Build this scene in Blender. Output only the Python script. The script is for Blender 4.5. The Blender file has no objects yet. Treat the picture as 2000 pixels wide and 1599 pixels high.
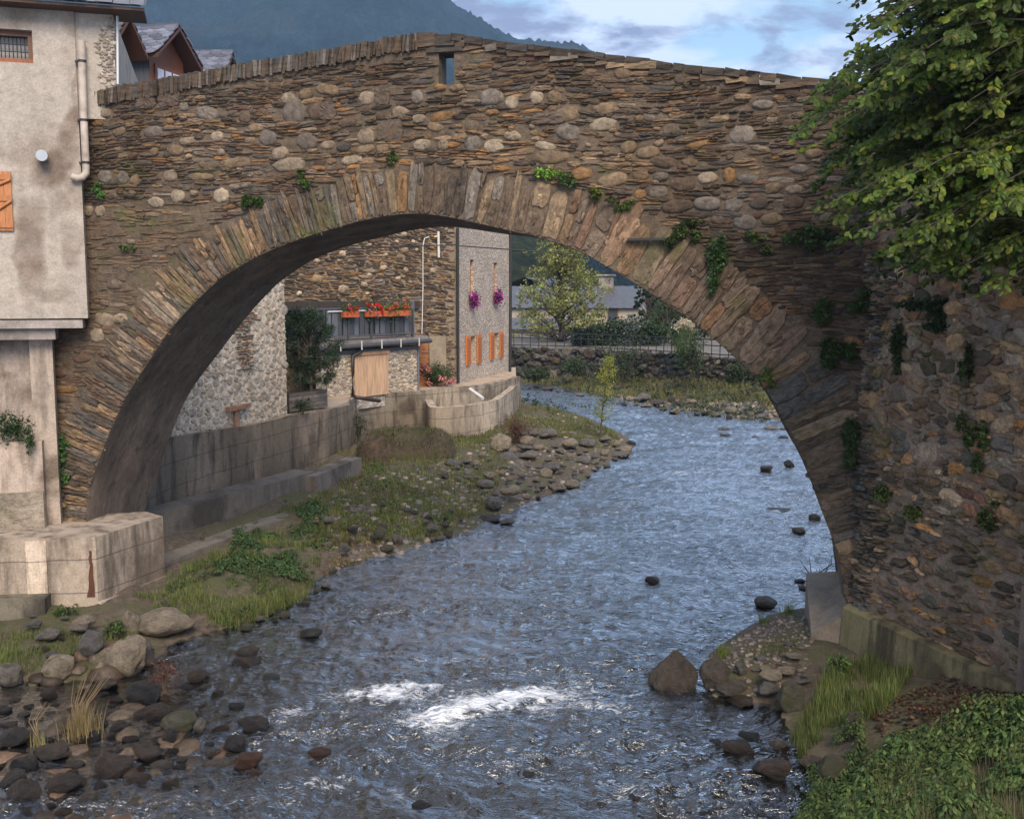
import bpy, bmesh, math, random
import numpy as np
from math import radians as R, sin, cos, pi
C = bpy.context.scene.collection
SC = bpy.context.scene

# ------------------------------------------------------------------ camera
HC, PITCH, FPX = 6.0, R(6.42), 2000.0
cam = bpy.data.cameras.new('camera'); cam.sensor_width = 36; cam.lens = 36; cam.clip_end = 6000; cam.clip_start = .1
co = bpy.data.objects.new('camera', cam); C.objects.link(co)
co.location = (0, 0, HC); co.rotation_euler = (pi/2 - PITCH, 0, 0); SC.camera = co

# ------------------------------------------------------------------ world, sun, exposure
SUN_AZ, SUN_EL = R(168), R(40)
w = bpy.data.worlds.new("World"); SC.world = w; w.use_nodes = True
nt = w.node_tree; nt.nodes.clear()
def N_(nt, t, **k):
    n = nt.nodes.new(t)
    for a, v in k.items():
        if a.startswith('i_'):
            key = a[2:]
            n.inputs[int(key) if key.isdigit() else key.replace('_', ' ')].default_value = v
        else: setattr(n, a, v)
    return n
out = N_(nt, 'ShaderNodeOutputWorld'); bg = N_(nt, 'ShaderNodeBackground'); bg.inputs[1].default_value = .105
sky = N_(nt, 'ShaderNodeTexSky', sky_type='NISHITA', sun_disc=False, sun_elevation=SUN_EL, sun_rotation=SUN_AZ, air_density=1.3, dust_density=.6, ozone_density=2.5)
tc = N_(nt, 'ShaderNodeTexCoord'); sx = N_(nt, 'ShaderNodeSeparateXYZ'); L = nt.links.new
L(tc.outputs['Generated'], sx.inputs[0])
az = N_(nt, 'ShaderNodeMath', operation='MAXIMUM'); L(sx.outputs[2], az.inputs[0]); az.inputs[1].default_value = 0
ad = N_(nt, 'ShaderNodeMath', operation='ADD'); L(az.outputs[0], ad.inputs[0]); ad.inputs[1].default_value = .16
dx = N_(nt, 'ShaderNodeMath', operation='DIVIDE'); dy = N_(nt, 'ShaderNodeMath', operation='DIVIDE')
L(sx.outputs[0], dx.inputs[0]); L(ad.outputs[0], dx.inputs[1]); L(sx.outputs[1], dy.inputs[0]); L(ad.outputs[0], dy.inputs[1])
cb = N_(nt, 'ShaderNodeCombineXYZ'); L(dx.outputs[0], cb.inputs[0]); L(dy.outputs[0], cb.inputs[1])
def wramp(nt, src, stops, interp='LINEAR'):
    r = N_(nt, 'ShaderNodeValToRGB'); r.color_ramp.interpolation = interp
    e = r.color_ramp.elements
    while len(e) < len(stops): e.new(.5)
    for q, (p, c) in zip(e, stops): q.position = p; q.color = (*c, 1)
    nt.links.new(src, r.inputs[0]); return r
n1 = N_(nt, 'ShaderNodeTexNoise', i_Scale=2.6, i_Detail=9, i_Roughness=.55, i_Distortion=.3); L(cb.outputs[0], n1.inputs[0])
n2 = N_(nt, 'ShaderNodeTexNoise', i_Scale=4.2, i_Detail=9, i_Roughness=.6, i_Distortion=.25)
mp = N_(nt, 'ShaderNodeMapping'); mp.inputs[1].default_value = (3.3, 1.7, 2.0); L(cb.outputs[0], mp.inputs[0]); L(mp.outputs[0], n2.inputs[0])
r1 = wramp(nt, n1.outputs[0], [(.40, (0, 0, 0)), (.52, (.95, .95, .95))])
r2 = wramp(nt, n2.outputs[0], [(.50, (0, 0, 0)), (.64, (1, 1, 1))])
m1 = N_(nt, 'ShaderNodeMix', data_type='RGBA'); L(r1.outputs[0], m1.inputs[0]); L(sky.outputs[0], m1.inputs[6]); m1.inputs[7].default_value = (5.2, 5.9, 7.3, 1)
m2 = N_(nt, 'ShaderNodeMix', data_type='RGBA'); L(r2.outputs[0], m2.inputs[0]); L(m1.outputs[2], m2.inputs[6]); m2.inputs[7].default_value = (1.9, 2.2, 3.4, 1)
L(m2.outputs[2], bg.inputs[0]); L(bg.outputs[0], out.inputs[0])

sl = bpy.data.lights.new('sun', 'SUN'); sl.energy = 2.5; sl.angle = R(32); sl.color = (1, .84, .66)
so = bpy.data.objects.new('sun', sl); C.objects.link(so)
sdir = (sin(SUN_AZ)*cos(SUN_EL), cos(SUN_AZ)*cos(SUN_EL), sin(SUN_EL))
from mathutils import Vector, Matrix
so.rotation_euler = Vector(sdir).to_track_quat('Z', 'Y').to_euler()
vs = SC.view_settings
vs.view_transform = 'Standard'; vs.look = 'None'; vs.gamma = 1; vs.use_curve_mapping = False; vs.exposure = .84
SC.cycles.max_bounces = 5; SC.cycles.diffuse_bounces = 3; SC.cycles.glossy_bounces = 3; SC.cycles.transmission_bounces = 3
SC.cycles.transparent_max_bounces = 8; SC.cycles.volume_bounces = 0; SC.cycles.use_denoising = True
SC.cycles.caustics_reflective = False; SC.cycles.caustics_refractive = False

# ------------------------------------------------------------------ pixel helpers (photo pixels, 2000 x 1599)
def ray(px, py):
    x = (px-1000)/FPX; v = (799.5-py)/FPX
    return np.array([x, cos(PITCH)+sin(PITCH)*v, -sin(PITCH)+cos(PITCH)*v])
def at_y(px, py, Y):
    d = ray(px, py); t = Y/d[1]; return np.array([d[0]*t, Y, HC+d[2]*t])
def at_z(px, py, z):
    d = ray(px, py); t = (z-HC)/d[2]; return np.array([d[0]*t, d[1]*t, z])
def at_py(px, Y, z):        # world point of column px at depth Y and height z
    c = cos(PITCH); s = sin(PITCH)
    fwd = Y*c-(z-HC)*s
    return np.array([(px-1000)/FPX*fwd, Y, z])
def pix(P):
    P = np.asarray(P, float); c = cos(PITCH); s = sin(PITCH)
    f = P[..., 1]*c-(P[..., 2]-HC)*s; u = P[..., 1]*s+(P[..., 2]-HC)*c
    return 1000+FPX*P[..., 0]/f, 799.5-FPX*u/f
class Frame:                # a vertical plane: origin, direction along it, normal towards the viewer
    def __init__(s, a, b):
        s.O = np.array(a[:2], float); u = np.array(b[:2], float)-s.O; s.len = np.hypot(*u); s.U = u/s.len
        s.N = np.array([s.U[1], -s.U[0]])
        if s.N[1] > 0 and abs(s.N[1]) > .05: s.N = -s.N
    def w(s, a, z, d=0):
        a, z, d = np.broadcast_arrays(np.asarray(a, float), np.asarray(z, float), np.asarray(d, float))
        return np.stack([s.O[0]+a*s.U[0]+d*s.N[0], s.O[1]+a*s.U[1]+d*s.N[1], z], -1)
    def hit(s, px, py, d=0):
        r = ray(px, py); O = s.O+d*s.N
        t = (O@s.N)/(r[:2]@s.N); P = r[:2]*t
        return (P-O)@s.U, HC+r[2]*t

# ------------------------------------------------------------------ numpy noise
def _h(x, y, z, sd):
    with np.errstate(over='ignore'):
        n = (x*374761393+y*668265263+z*1442695041+sd*974634777).astype(np.int64) & 0x7fffffff
        n = ((n ^ (n >> 13))*1274126177) & 0x7fffffff
        n = ((n ^ (n >> 16))*2246822519) & 0x7fffffff
    return (n & 0xffff)/65535.0
def vn(x, y, z=0., sd=0):
    x, y, z = np.broadcast_arrays(np.asarray(x, float), np.asarray(y, float), np.asarray(z, float))
    xi, yi, zi = [np.floor(q).astype(np.int64) for q in (x, y, z)]
    fx, fy, fz = x-xi, y-yi, z-zi
    fx, fy, fz = [q*q*(3-2*q) for q in (fx, fy, fz)]
    r = 0
    for a in (0, 1):
        for b in (0, 1):
            for c in (0, 1):
                r = r+_h(xi+a, yi+b, zi+c, sd)*(fx if a else 1-fx)*(fy if b else 1-fy)*(fz if c else 1-fz)
    return r*2-1
def fbm(x, y, z=0., sd=0, o=4, g=.5):
    r = 0; a = 1; f = 1
    for i in range(o):
        r = r+a*vn(np.asarray(x)*f, np.asarray(y)*f, np.asarray(z)*f, sd+i*17); a *= g; f *= 2.03
    return r

# ------------------------------------------------------------------ mesh builder
def tag(o, label=None, cat=None, group=None, kind=None):
    if label: o['label'] = label
    if cat: o['category'] = cat
    if group: o['group'] = group
    if kind: o['kind'] = kind
    return o
def thing(name, label, cat, loc=(0, 0, 0), group=None, rz=0):
    o = bpy.data.objects.new(name, None); C.objects.link(o); o.location = [float(q) for q in loc]; o.rotation_euler = (0, 0, rz)
    o.empty_display_size = .3
    return tag(o, label, cat, group)
class MB:
    def __init__(s): s.V = []; s.L = []; s.S = []; s.M = []; s.Cc = []; s.Sm = []; s.n = 0; s.mats = []
    def add(s, V, F, mat, col=None, smooth=False):
        V = np.asarray(V, float).reshape(-1, 3)
        if mat not in s.mats: s.mats.append(mat)
        mi = s.mats.index(mat)
        if not isinstance(F, list) or (F and not hasattr(F[0], 'ndim')):
            by = {}
            for f in F: by.setdefault(len(f), []).append(f)
            F = [np.array(v) for v in by.values()]
        for f in F:
            if len(f) == 0: continue
            s.L.append((f+s.n).ravel()); s.S.append(np.full(len(f), f.shape[1])); s.M.append(np.full(len(f), mi)); s.Sm.append(np.full(len(f), smooth))
        if col is None: col = (1, 1, 1)
        col = np.asarray(col, float)
        if col.ndim == 1: col = np.tile(col[:3], (len(V), 1))
        s.V.append(V); s.Cc.append(col); s.n += len(V); return s
    def build(s, name, parent=None):
        V = np.concatenate(s.V); Lp = np.concatenate(s.L); S = np.concatenate(s.S)
        me = bpy.data.meshes.new(name); me.vertices.add(len(V)); me.loops.add(len(Lp)); me.polygons.add(len(S))
        if parent is not None and any(parent.location): V = V-np.array(parent.location)
        me.vertices.foreach_set('co', V.astype(np.float32).ravel()); me.loops.foreach_set('vertex_index', Lp.astype(np.int32))
        st = np.concatenate([[0], np.cumsum(S)[:-1]]); me.polygons.foreach_set('loop_start', st.astype(np.int32))
        for m in s.mats: me.materials.append(m)
        me.polygons.foreach_set('material_index', np.concatenate(s.M).astype(np.int32))
        me.polygons.foreach_set('use_smooth', np.concatenate(s.Sm).astype(bool))
        at = me.color_attributes.new('Col', 'FLOAT_COLOR', 'POINT')
        cc = np.concatenate(s.Cc); at.data.foreach_set('color', np.concatenate([cc, np.ones((len(cc), 1))], 1).astype(np.float32).ravel())
        me.update(calc_edges=True); me.validate()
        o = bpy.data.objects.new(name, me); C.objects.link(o)
        if parent is not None: o.parent = parent
        return o
BOXF = np.array([[0, 1, 3, 2], [4, 6, 7, 5], [0, 4, 5, 1], [2, 3, 7, 6], [0, 2, 6, 4], [1, 5, 7, 3]])
def box(mb, fr, s0, s1, z0, z1, d0, d1, mat, col=None):      # box in a wall frame (d: out towards the viewer)
    V = np.array([fr.w(s, z, d) for s in (s0, s1) for z in (z0, z1) for d in (d0, d1)]); mb.add(V, [BOXF], mat, col)
def prism(mb, poly, z0, z1, mat, col=None):
    n = len(poly); poly = np.array(poly, float)[:, :2]
    z1 = np.broadcast_to(z1, n); V = np.concatenate([np.c_[poly, np.full(n, z0)], np.c_[poly, z1]])
    F = [[i, (i+1) % n, n+(i+1) % n, n+i] for i in range(n)]; F.append(list(range(n, 2*n))); F.append(list(range(n))[::-1])
    mb.add(V, F, mat, col)
def tube(mb, pts, r, mat, n=8, col=None, cap=True):
    pts = np.array(pts, float); k = len(pts); r = np.broadcast_to(r, k)
    T = np.gradient(pts, axis=0); T /= np.linalg.norm(T, axis=1)[:, None]+1e-9
    ref = np.array([0, 0, 1.]) if abs(T[:, 2]).mean() < .8 else np.array([1., 0, 0])
    A = np.cross(T, ref); A /= np.linalg.norm(A, axis=1)[:, None]+1e-9; B = np.cross(T, A)
    th = np.arange(n)*2*pi/n
    V = pts[:, None]+r[:, None, None]*(A[:, None]*np.cos(th)[None, :, None]+B[:, None]*np.sin(th)[None, :, None])
    i = np.arange(k-1)[:, None]*n; j = np.arange(n)[None]; j2 = (j+1) % n
    F = np.stack([i+j, i+j2, i+n+j2, i+n+j], -1).reshape(-1, 4)
    mb.add(V.reshape(-1, 3), [F], mat, col, True)
    if cap: mb.add(V[0], [np.arange(n)[None]], mat, col); mb.add(V[-1], [np.arange(n)[None, ::-1]], mat, col)
def grid_faces(a, b):
    i = np.arange(a-1)[:, None]*b; j = np.arange(b-1)[None]
    return np.stack([i+j, i+j+1, i+b+j+1, i+b+j], -1).reshape(-1, 4)
def stones(fr, S, rng, n=12, jag=.09, rings=((1, -.25), (.9, .62), (.55, 1.))):
    s, z, a, b, ang, h, p = [np.asarray(S[:, i], float) for i in range(7)]; col = S[:, 7:10]; m = len(s)
    th = np.arange(n)*2*pi/n+rng.uniform(0, .4, (m, 1)); c, q = np.cos(th), np.sin(th)
    Rr = (np.abs(c)**p[:, None]+np.abs(q)**p[:, None])**(-1/p[:, None])*(1+jag*rng.normal(size=(m, n)))
    Vs = []
    for rk, hk in rings:
        rk_ = rk*(1+.04*rng.normal(size=(m, n)))
        x = a[:, None]*Rr*c*rk_; y = b[:, None]*Rr*q*rk_; dd = h[:, None]*hk*(1+.18*rng.normal(size=(m, n)))
        Vs.append(fr.w(s[:, None]+x*np.cos(ang)[:, None]-y*np.sin(ang)[:, None], z[:, None]+x*np.sin(ang)[:, None]+y*np.cos(ang)[:, None], dd))
    V = np.concatenate(Vs+[fr.w(s, z, h*(1+.1*rng.normal(size=m)))[:, None]], 1); K = V.shape[1]
    base = np.arange(m)[:, None, None]*K; j = np.arange(n); j2 = (j+1) % n; Q = []
    for k in range(len(rings)-1): Q.append(np.stack([k*n+j, k*n+j2, (k+1)*n+j2, (k+1)*n+j], -1))
    Q = np.concatenate(Q)[None]+base; k = len(rings)-1
    T = np.stack([k*n+j, k*n+j2, np.full(n, K-1)], -1)[None]+base
    cc = np.clip(col[:, None]*(1+.10*rng.normal(size=(m, K, 1))), .01, 1)
    return V.reshape(-1, 3), [Q.reshape(-1, 4), T.reshape(-1, 3)], cc.reshape(-1, 3)
def courses(s0, s1, z0, z1, rng, hr, lr, blk=1.6):
    out = []; bs = s0
    while bs < s1:
        be = bs+rng.uniform(.6, 1.3)*blk; z = z0-rng.uniform(0, hr[1])
        while z < z1:
            h = hr[0]+(hr[1]-hr[0])*rng.uniform()**1.8; e = be+rng.normal()*.25
            s = bs-.0+rng.normal()*.12
            while s < e:
                l = lr[0]+(lr[1]-lr[0])*rng.uniform()**1.4
                out.append((s+l/2, z+h/2, l/2, h/2*rng.uniform(.75, 1.15), rng.normal()*.05)); s += l+.006
            z += h+.004
        bs = be
    A = np.array(out); s, z = A[:, 0].copy(), A[:, 1].copy()
    A[:, 1] += .09*vn(s*1.1, z*.9, 0, 3)+.04*vn(s*3, z*2, 0, 4); A[:, 4] += .10*vn(s*1.1+5, z*.9, 0, 5)
    return A
def rubble(s0, s1, z0, z1, rng, sizes, asp=(.5, .95), res=.02, fill=.93, tries=9000):
    W = int((s1-s0)/res)+1; H = int((z1-z0)/res)+1; occ = np.zeros((H, W), bool); out = []
    for k in range(tries):
        f = k/tries; a = sizes[1]+(sizes[0]-sizes[1])*f**.55; a *= rng.uniform(.7, 1.2); b = a*rng.uniform(*asp); ang = rng.normal()*.25
        cx = rng.uniform(0, W); cz = rng.uniform(0, H); ra = a/res*fill; rb = b/res*fill
        x0, x1 = int(max(0, cx-ra-1)), int(min(W, cx+ra+2)); y0, y1 = int(max(0, cz-ra-1)), int(min(H, cz+ra+2))
        if x1 <= x0 or y1 <= y0: continue
        yy, xx = np.mgrid[y0:y1, x0:x1]; dx_ = xx-cx; dy_ = yy-cz
        u = dx_*cos(ang)+dy_*sin(ang); v = -dx_*sin(ang)+dy_*cos(ang)
        msk = (u/ra)**2+(v/rb)**2 < 1
        if (occ[y0:y1, x0:x1] & msk).sum() > .04*msk.sum(): continue
        occ[y0:y1, x0:x1] |= msk; out.append((s0+cx*res, z0+cz*res, a, b, ang))
    return np.array(out)

# ------------------------------------------------------------------ materials
class MT:
    def __init__(s, name):
        s.m = bpy.data.materials.new(name); s.m.use_nodes = True; s.nt = s.m.node_tree
        s.b = s.nt.nodes['Principled BSDF']; s.out = s.nt.nodes['Material Output']; s.tc = s.n('ShaderNodeTexCoord')
    def n(s, t, **k): return N_(s.nt, t, **k)
    def l(s, a, b): s.nt.links.new(a, b)
    def noise(s, sc, det=4, ro=.55, scale=(1, 1, 1), src=None, dist=0, rot=(0, 0, 0)):
        q = s.n('ShaderNodeTexNoise', i_Scale=sc, i_Detail=det, i_Roughness=ro, i_Distortion=dist)
        mp = s.n('ShaderNodeMapping'); mp.inputs[3].default_value = scale; mp.inputs[2].default_value = rot
        s.l(src or s.tc.outputs['Object'], mp.inputs[0]); s.l(mp.outputs[0], q.inputs[0]); return q.outputs[0]
    def ramp(s, src, stops): return wramp(s.nt, src, stops).outputs[0]
    def mix(s, f, a, b, mode='MIX'):
        q = s.n('ShaderNodeMix', data_type='RGBA', blend_type=mode)
        for sock, v in ((q.inputs[0], f), (q.inputs[6], a), (q.inputs[7], b)):
            if hasattr(v, 'node'): s.l(v, sock)
            else: sock.default_value = v if not isinstance(v, tuple) else (*v, 1)
        return q.outputs[2]
    def math(s, op, a, b=0, clamp=False):
        q = s.n('ShaderNodeMath', operation=op, use_clamp=clamp)
        for sock, v in ((q.inputs[0], a), (q.inputs[1], b)):
            if hasattr(v, 'node'): s.l(v, sock)
            else: sock.default_value = v
        return q.outputs[0]
    def col(s): return s.n('ShaderNodeAttribute', attribute_name='Col').outputs[0]
    def bump(s, h, st=.5, d=.02):
        q = s.n('ShaderNodeBump', i_Strength=st, i_Distance=d); s.l(h, q.inputs['Height']); s.l(q.outputs[0], s.b.inputs['Normal']); return q
    def base(s, c): s.l(c, s.b.inputs['Base Color']) if hasattr(c, 'node') else s.b.inputs['Base Color'].__setattr__('default_value', (*c, 1))
def g(v): return (v, v, v)
def mat_stone(name, moss=.0, streak=(1, 1, 1), bst=.8, wet=0.9, speck=.5, mosscol=(.10, .11, .03), fs=1.):
    m = MT(name); c = m.col()
    n1 = m.noise(9*fs, 6, .65, streak); n2 = m.noise(38*fs, 5, .65, streak); n3 = m.noise(.55, 3)
    c = m.mix(1., c, m.ramp(n1, [(.25, g(.45)), (.5, g(1.)), (.78, g(1.5))]), 'MULTIPLY')
    c = m.mix(speck, c, m.ramp(n2, [(.3, g(.35)), (.5, g(1.)), (.72, g(1.65))]), 'MULTIPLY')
    c = m.mix(m.ramp(n3, [(.4, g(0)), (.62, g(.45))]), c, m.mix(1., c, (.6, .55, .5), 'MULTIPLY'))
    if moss:
        n4 = m.noise(1.3, 7, .7); n5 = m.noise(14, 3, .6)
        f = m.math('MULTIPLY', m.ramp(n4, [(.62-.25*moss, g(0)), (.80-.25*moss, g(1))]), m.ramp(n5, [(.35, g(.2)), (.6, g(.9))]))
        c = m.mix(f, c, mosscol)
    m.base(c); m.b.inputs['Roughness'].default_value = wet; m.b.inputs['Specular IOR Level'].default_value = .3
    h = m.math('ADD', m.math('MULTIPLY', n1, .8), m.math('MULTIPLY', n2, .5)); m.bump(h, bst, .03)
    return m.m
M = {}
M['slate'] = mat_stone('slate_masonry', .25, (.55, .55, 2.2))
M['ring'] = mat_stone('arch_stone', .35, (1, 1, 1), .9)
M['cobble'] = mat_stone('cobble_stone', .05, (1, 1, 1), .5)
M['mossy'] = mat_stone('mossy_masonry', .55, (1, 1, 1), .9, mosscol=(.05, .065, .018))
M['mortar'] = mat_stone('lime_mortar', .2, (.8, .8, 1.2), 1.0)
M['far_stone'] = mat_stone('house_stone', 0, (.7, .7, 1.4), .6, speck=.3)
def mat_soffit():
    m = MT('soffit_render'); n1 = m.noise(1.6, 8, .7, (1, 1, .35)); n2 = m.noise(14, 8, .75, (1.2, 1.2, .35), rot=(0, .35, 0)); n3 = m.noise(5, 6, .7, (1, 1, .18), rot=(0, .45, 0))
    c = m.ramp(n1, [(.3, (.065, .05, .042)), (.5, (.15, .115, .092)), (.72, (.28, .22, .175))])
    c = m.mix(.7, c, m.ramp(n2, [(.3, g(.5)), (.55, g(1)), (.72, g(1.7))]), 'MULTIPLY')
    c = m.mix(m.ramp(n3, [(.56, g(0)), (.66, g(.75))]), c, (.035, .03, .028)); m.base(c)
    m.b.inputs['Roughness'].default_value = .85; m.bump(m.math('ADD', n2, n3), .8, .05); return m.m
M['soffit'] = mat_soffit()
def mat_plaster(name, base=(.50, .44, .39), dirt=(.23, .19, .16), drips=.5, sc=1., boards=False, lo=.50, big=.8):
    m = MT(name); n1 = m.noise(big*sc, 6, .6); n2 = m.noise(2.4*sc, 7, .65, (1.6, 1.6, .28)); n3 = m.noise(26, 6, .7); n4 = m.noise(6, 5, .6)
    c = m.mix(m.ramp(n1, [(lo, g(0)), (lo+.13, g(1))]), base, dirt)
    c = m.mix(m.math('MULTIPLY', m.ramp(n2, [(.48, g(0)), (.64, g(1))]), drips), c, tuple(q*.55 for q in dirt))
    c = m.mix(.8, c, m.ramp(n3, [(.32, g(.72)), (.52, g(1)), (.7, g(1.2))]), 'MULTIPLY')
    c = m.mix(.7, c, m.ramp(n4, [(.3, g(.8)), (.6, g(1.08))]), 'MULTIPLY')
    h = m.math('ADD', m.math('MULTIPLY', n3, .6), n4)
    if boards:
        sp = m.n('ShaderNodeSeparateXYZ'); m.l(m.tc.outputs['Object'], sp.inputs[0])
        zz = m.math('ADD', sp.outputs[2], m.math('MULTIPLY', m.noise(.9, 2), .08))
        fr_ = m.math('FRACT', m.math('MULTIPLY', zz, 1/.62)); line = m.math('LESS_THAN', fr_, .035)
        c = m.mix(m.math('MULTIPLY', line, .6), c, (.06, .05, .045)); h = m.math('SUBTRACT', h, line)
    c = m.mix(1., c, m.col(), 'MULTIPLY'); m.base(c); m.b.inputs['Roughness'].default_value = .9; m.bump(h, .55, .03); return m.m
M['plaster'] = mat_plaster('old_plaster', (.40, .355, .31), (.23, .175, .14), .2, .55, lo=.545)
M['plaster2'] = mat_plaster('stained_plaster', (.42, .36, .315), (.17, .135, .11), .5, 1.)
M['concrete'] = mat_plaster('board_marked_concrete', (.44, .375, .31), (.20, .16, .125), .85, .8, True)
M['concrete_dark'] = mat_plaster('damp_concrete', (.17, .15, .125), (.06, .052, .045), .9, .8)
M['ledge'] = mat_plaster('ledge_concrete', (.22, .20, .185), (.09, .08, .07), .4, .8)
M['slab'] = mat_plaster('slab_concrete', (.36, .32, .30), (.2, .17, .15), .3, 1.)
M['terrace'] = mat_plaster('terrace_floor', (.44, .34, .25), (.25, .19, .14), .0, 1.)
def mat_pebble(name, base, spot, sc):
    m = MT(name)
    v = m.n('ShaderNodeTexVoronoi', feature='F1', i_Scale=sc); mp_ = m.n('ShaderNodeMapping'); mp_.inputs[3].default_value = (1, 1, 1.9)
    ds = m.noise(sc*.5, 3); ofs = m.n('ShaderNodeVectorMath', operation='ADD'); m.l(m.tc.outputs['Object'], ofs.inputs[0])
    dv = m.n('ShaderNodeVectorMath', operation='SCALE'); dv.inputs['Scale'].default_value = .3; m.l(ds, dv.inputs[0]); m.l(dv.outputs[0], ofs.inputs[1])
    m.l(ofs.outputs[0], mp_.inputs[0]); m.l(mp_.outputs[0], v.inputs[0])
    c = m.mix(m.ramp(v.outputs['Distance'], [(.34, g(0)), (.55, g(1))]), m.mix(.12, base, v.outputs['Color'], 'MULTIPLY'), spot)
    n1 = m.noise(1.1, 5); c = m.mix(.6, c, m.ramp(n1, [(.3, g(.75)), (.7, g(1.15))]), 'MULTIPLY')
    m.base(c); m.b.inputs['Roughness'].default_value = .9
    m.bump(m.math('MULTIPLY', v.outputs['Distance'], -1), .8, .05); return m.m
M['pebbledash'] = mat_pebble('rubble_plaster', (.62, .54, .45), (.32, .265, .22), 8)
M['whiterubble'] = mat_pebble('white_rubble', (.56, .51, .46), (.30, .26, .22), 4)
M['riprap'] = mat_pebble('riprap', (.13, .125, .12), (.03, .03, .028), 1.5)
def mat_plain(name, col, rough=.6, nz=.3, sc=8, stretch=(1, 1, 1), metal=0, bst=.2):
    m = MT(name); n1 = m.noise(sc, 5, .6, stretch)
    c = m.mix(nz, col, m.ramp(n1, [(.3, g(.4)), (.5, g(1)), (.75, g(1.5))]), 'MULTIPLY'); c = m.mix(1., c, m.col(), 'MULTIPLY')
    m.base(c); m.b.inputs['Roughness'].default_value = rough; m.b.inputs['Metallic'].default_value = metal; m.bump(n1, bst, .01); return m.m
M['wood_orange'] = mat_plain('orange_wood', (.42, .17, .06), .6, .5, 6, (6, 6, .6))
M['wood_brown'] = mat_plain('brown_wood', (.12, .05, .028), .6, .5, 6, (6, 6, .6))
M['wood_grey'] = mat_plain('weathered_wood', (.13, .11, .10), .8, .6, 5, (1, 1, 6))
M['ply'] = mat_plain('plywood', (.50, .32, .20), .7, .7, 3, (5, 5, .5))
M['iron'] = mat_plain('dark_iron', (.02, .02, .022), .5, .3)
M['pipe'] = mat_plain('painted_pipe', (.42, .36, .31), .7, .6, 5)
M['white'] = mat_plain('white_metal', (.6, .6, .6), .5, .2)
M['steel'] = mat_plain('brushed_steel', (.55, .56, .58), .25, .1, metal=1)
M['darkglass'] = mat_plain('dark_pane', (.02, .022, .026), .15, .1)
M['curtain'] = mat_plain('net_curtain', (.45, .45, .45), .9, .4, 14, (6, 6, .3))
M['dark'] = mat_plain('hole_shade_dark_beam', (.018, .016, .015), .9, .3)  # near-black: shade inside the pipe hole, own tone of the gallery beam
M['greywall'] = mat_plain('grey_panel', (.07, .075, .085), .7, .5, 4, (5, 5, .4))
M['rust'] = mat_plain('rust_stain', (.085, .032, .018), .9, .6, 12, (1, 1, .3))
M['terracotta'] = mat_plain('terracotta', (.5, .11, .04), .7, .2)
M['bark'] = mat_plain('bark', (.07, .055, .04), .9, .6, 14, (1, 1, .3), bst=.8)
M['render_white'] = mat_plaster('house_render', (.42, .37, .29), (.3, .25, .2), .1, 1.)
def mat_scale(name, col):      # slates with rounded tails, in overlapping rows (UV-free: uses object Z and X)
    m = MT(name); n1 = m.noise(2.5, 4); n2 = m.noise(30, 4)
    c = m.mix(1., m.col(), m.ramp(n2, [(.3, g(.7)), (.7, g(1.25))]), 'MULTIPLY'); c = m.mix(1., c, col, 'MULTIPLY')
    c = m.mix(.5, c, m.ramp(n1, [(.3, g(.6)), (.7, g(1.3))]), 'MULTIPLY')
    m.base(c); m.b.inputs['Roughness'].default_value = .45; m.bump(n2, .3, .01); return m.m
M['roofslate'] = mat_scale('roof_slate', (.11, .115, .14))
M['roofslate_far'] = mat_scale('old_roof_slate', (.085, .085, .095))
def mat_leaf(name, trans=.35, rough=.5, bright=1.):
    m = MT(name); c = m.col(); n1 = m.noise(3, 3)
    c = m.mix(.5, c, m.ramp(n1, [(.3, g(.65)), (.7, g(1.35))]), 'MULTIPLY')
    d = m.n('ShaderNodeBsdfTranslucent'); mx = m.n('ShaderNodeMixShader'); mx.inputs[0].default_value = trans
    m.base(c); m.l(c, d.inputs[0]); m.b.inputs['Roughness'].default_value = rough; m.b.inputs['Specular IOR Level'].default_value = .35
    m.l(m.b.outputs[0], mx.inputs[1]); m.l(d.outputs[0], mx.inputs[2]); m.l(mx.outputs[0], m.out.inputs[0]); return m.m
M['leaf'] = mat_leaf('leaf'); M['grass'] = mat_leaf('grass_blade', .3, .7)
M['petal'] = mat_leaf('petal', .3, .8)
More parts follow.
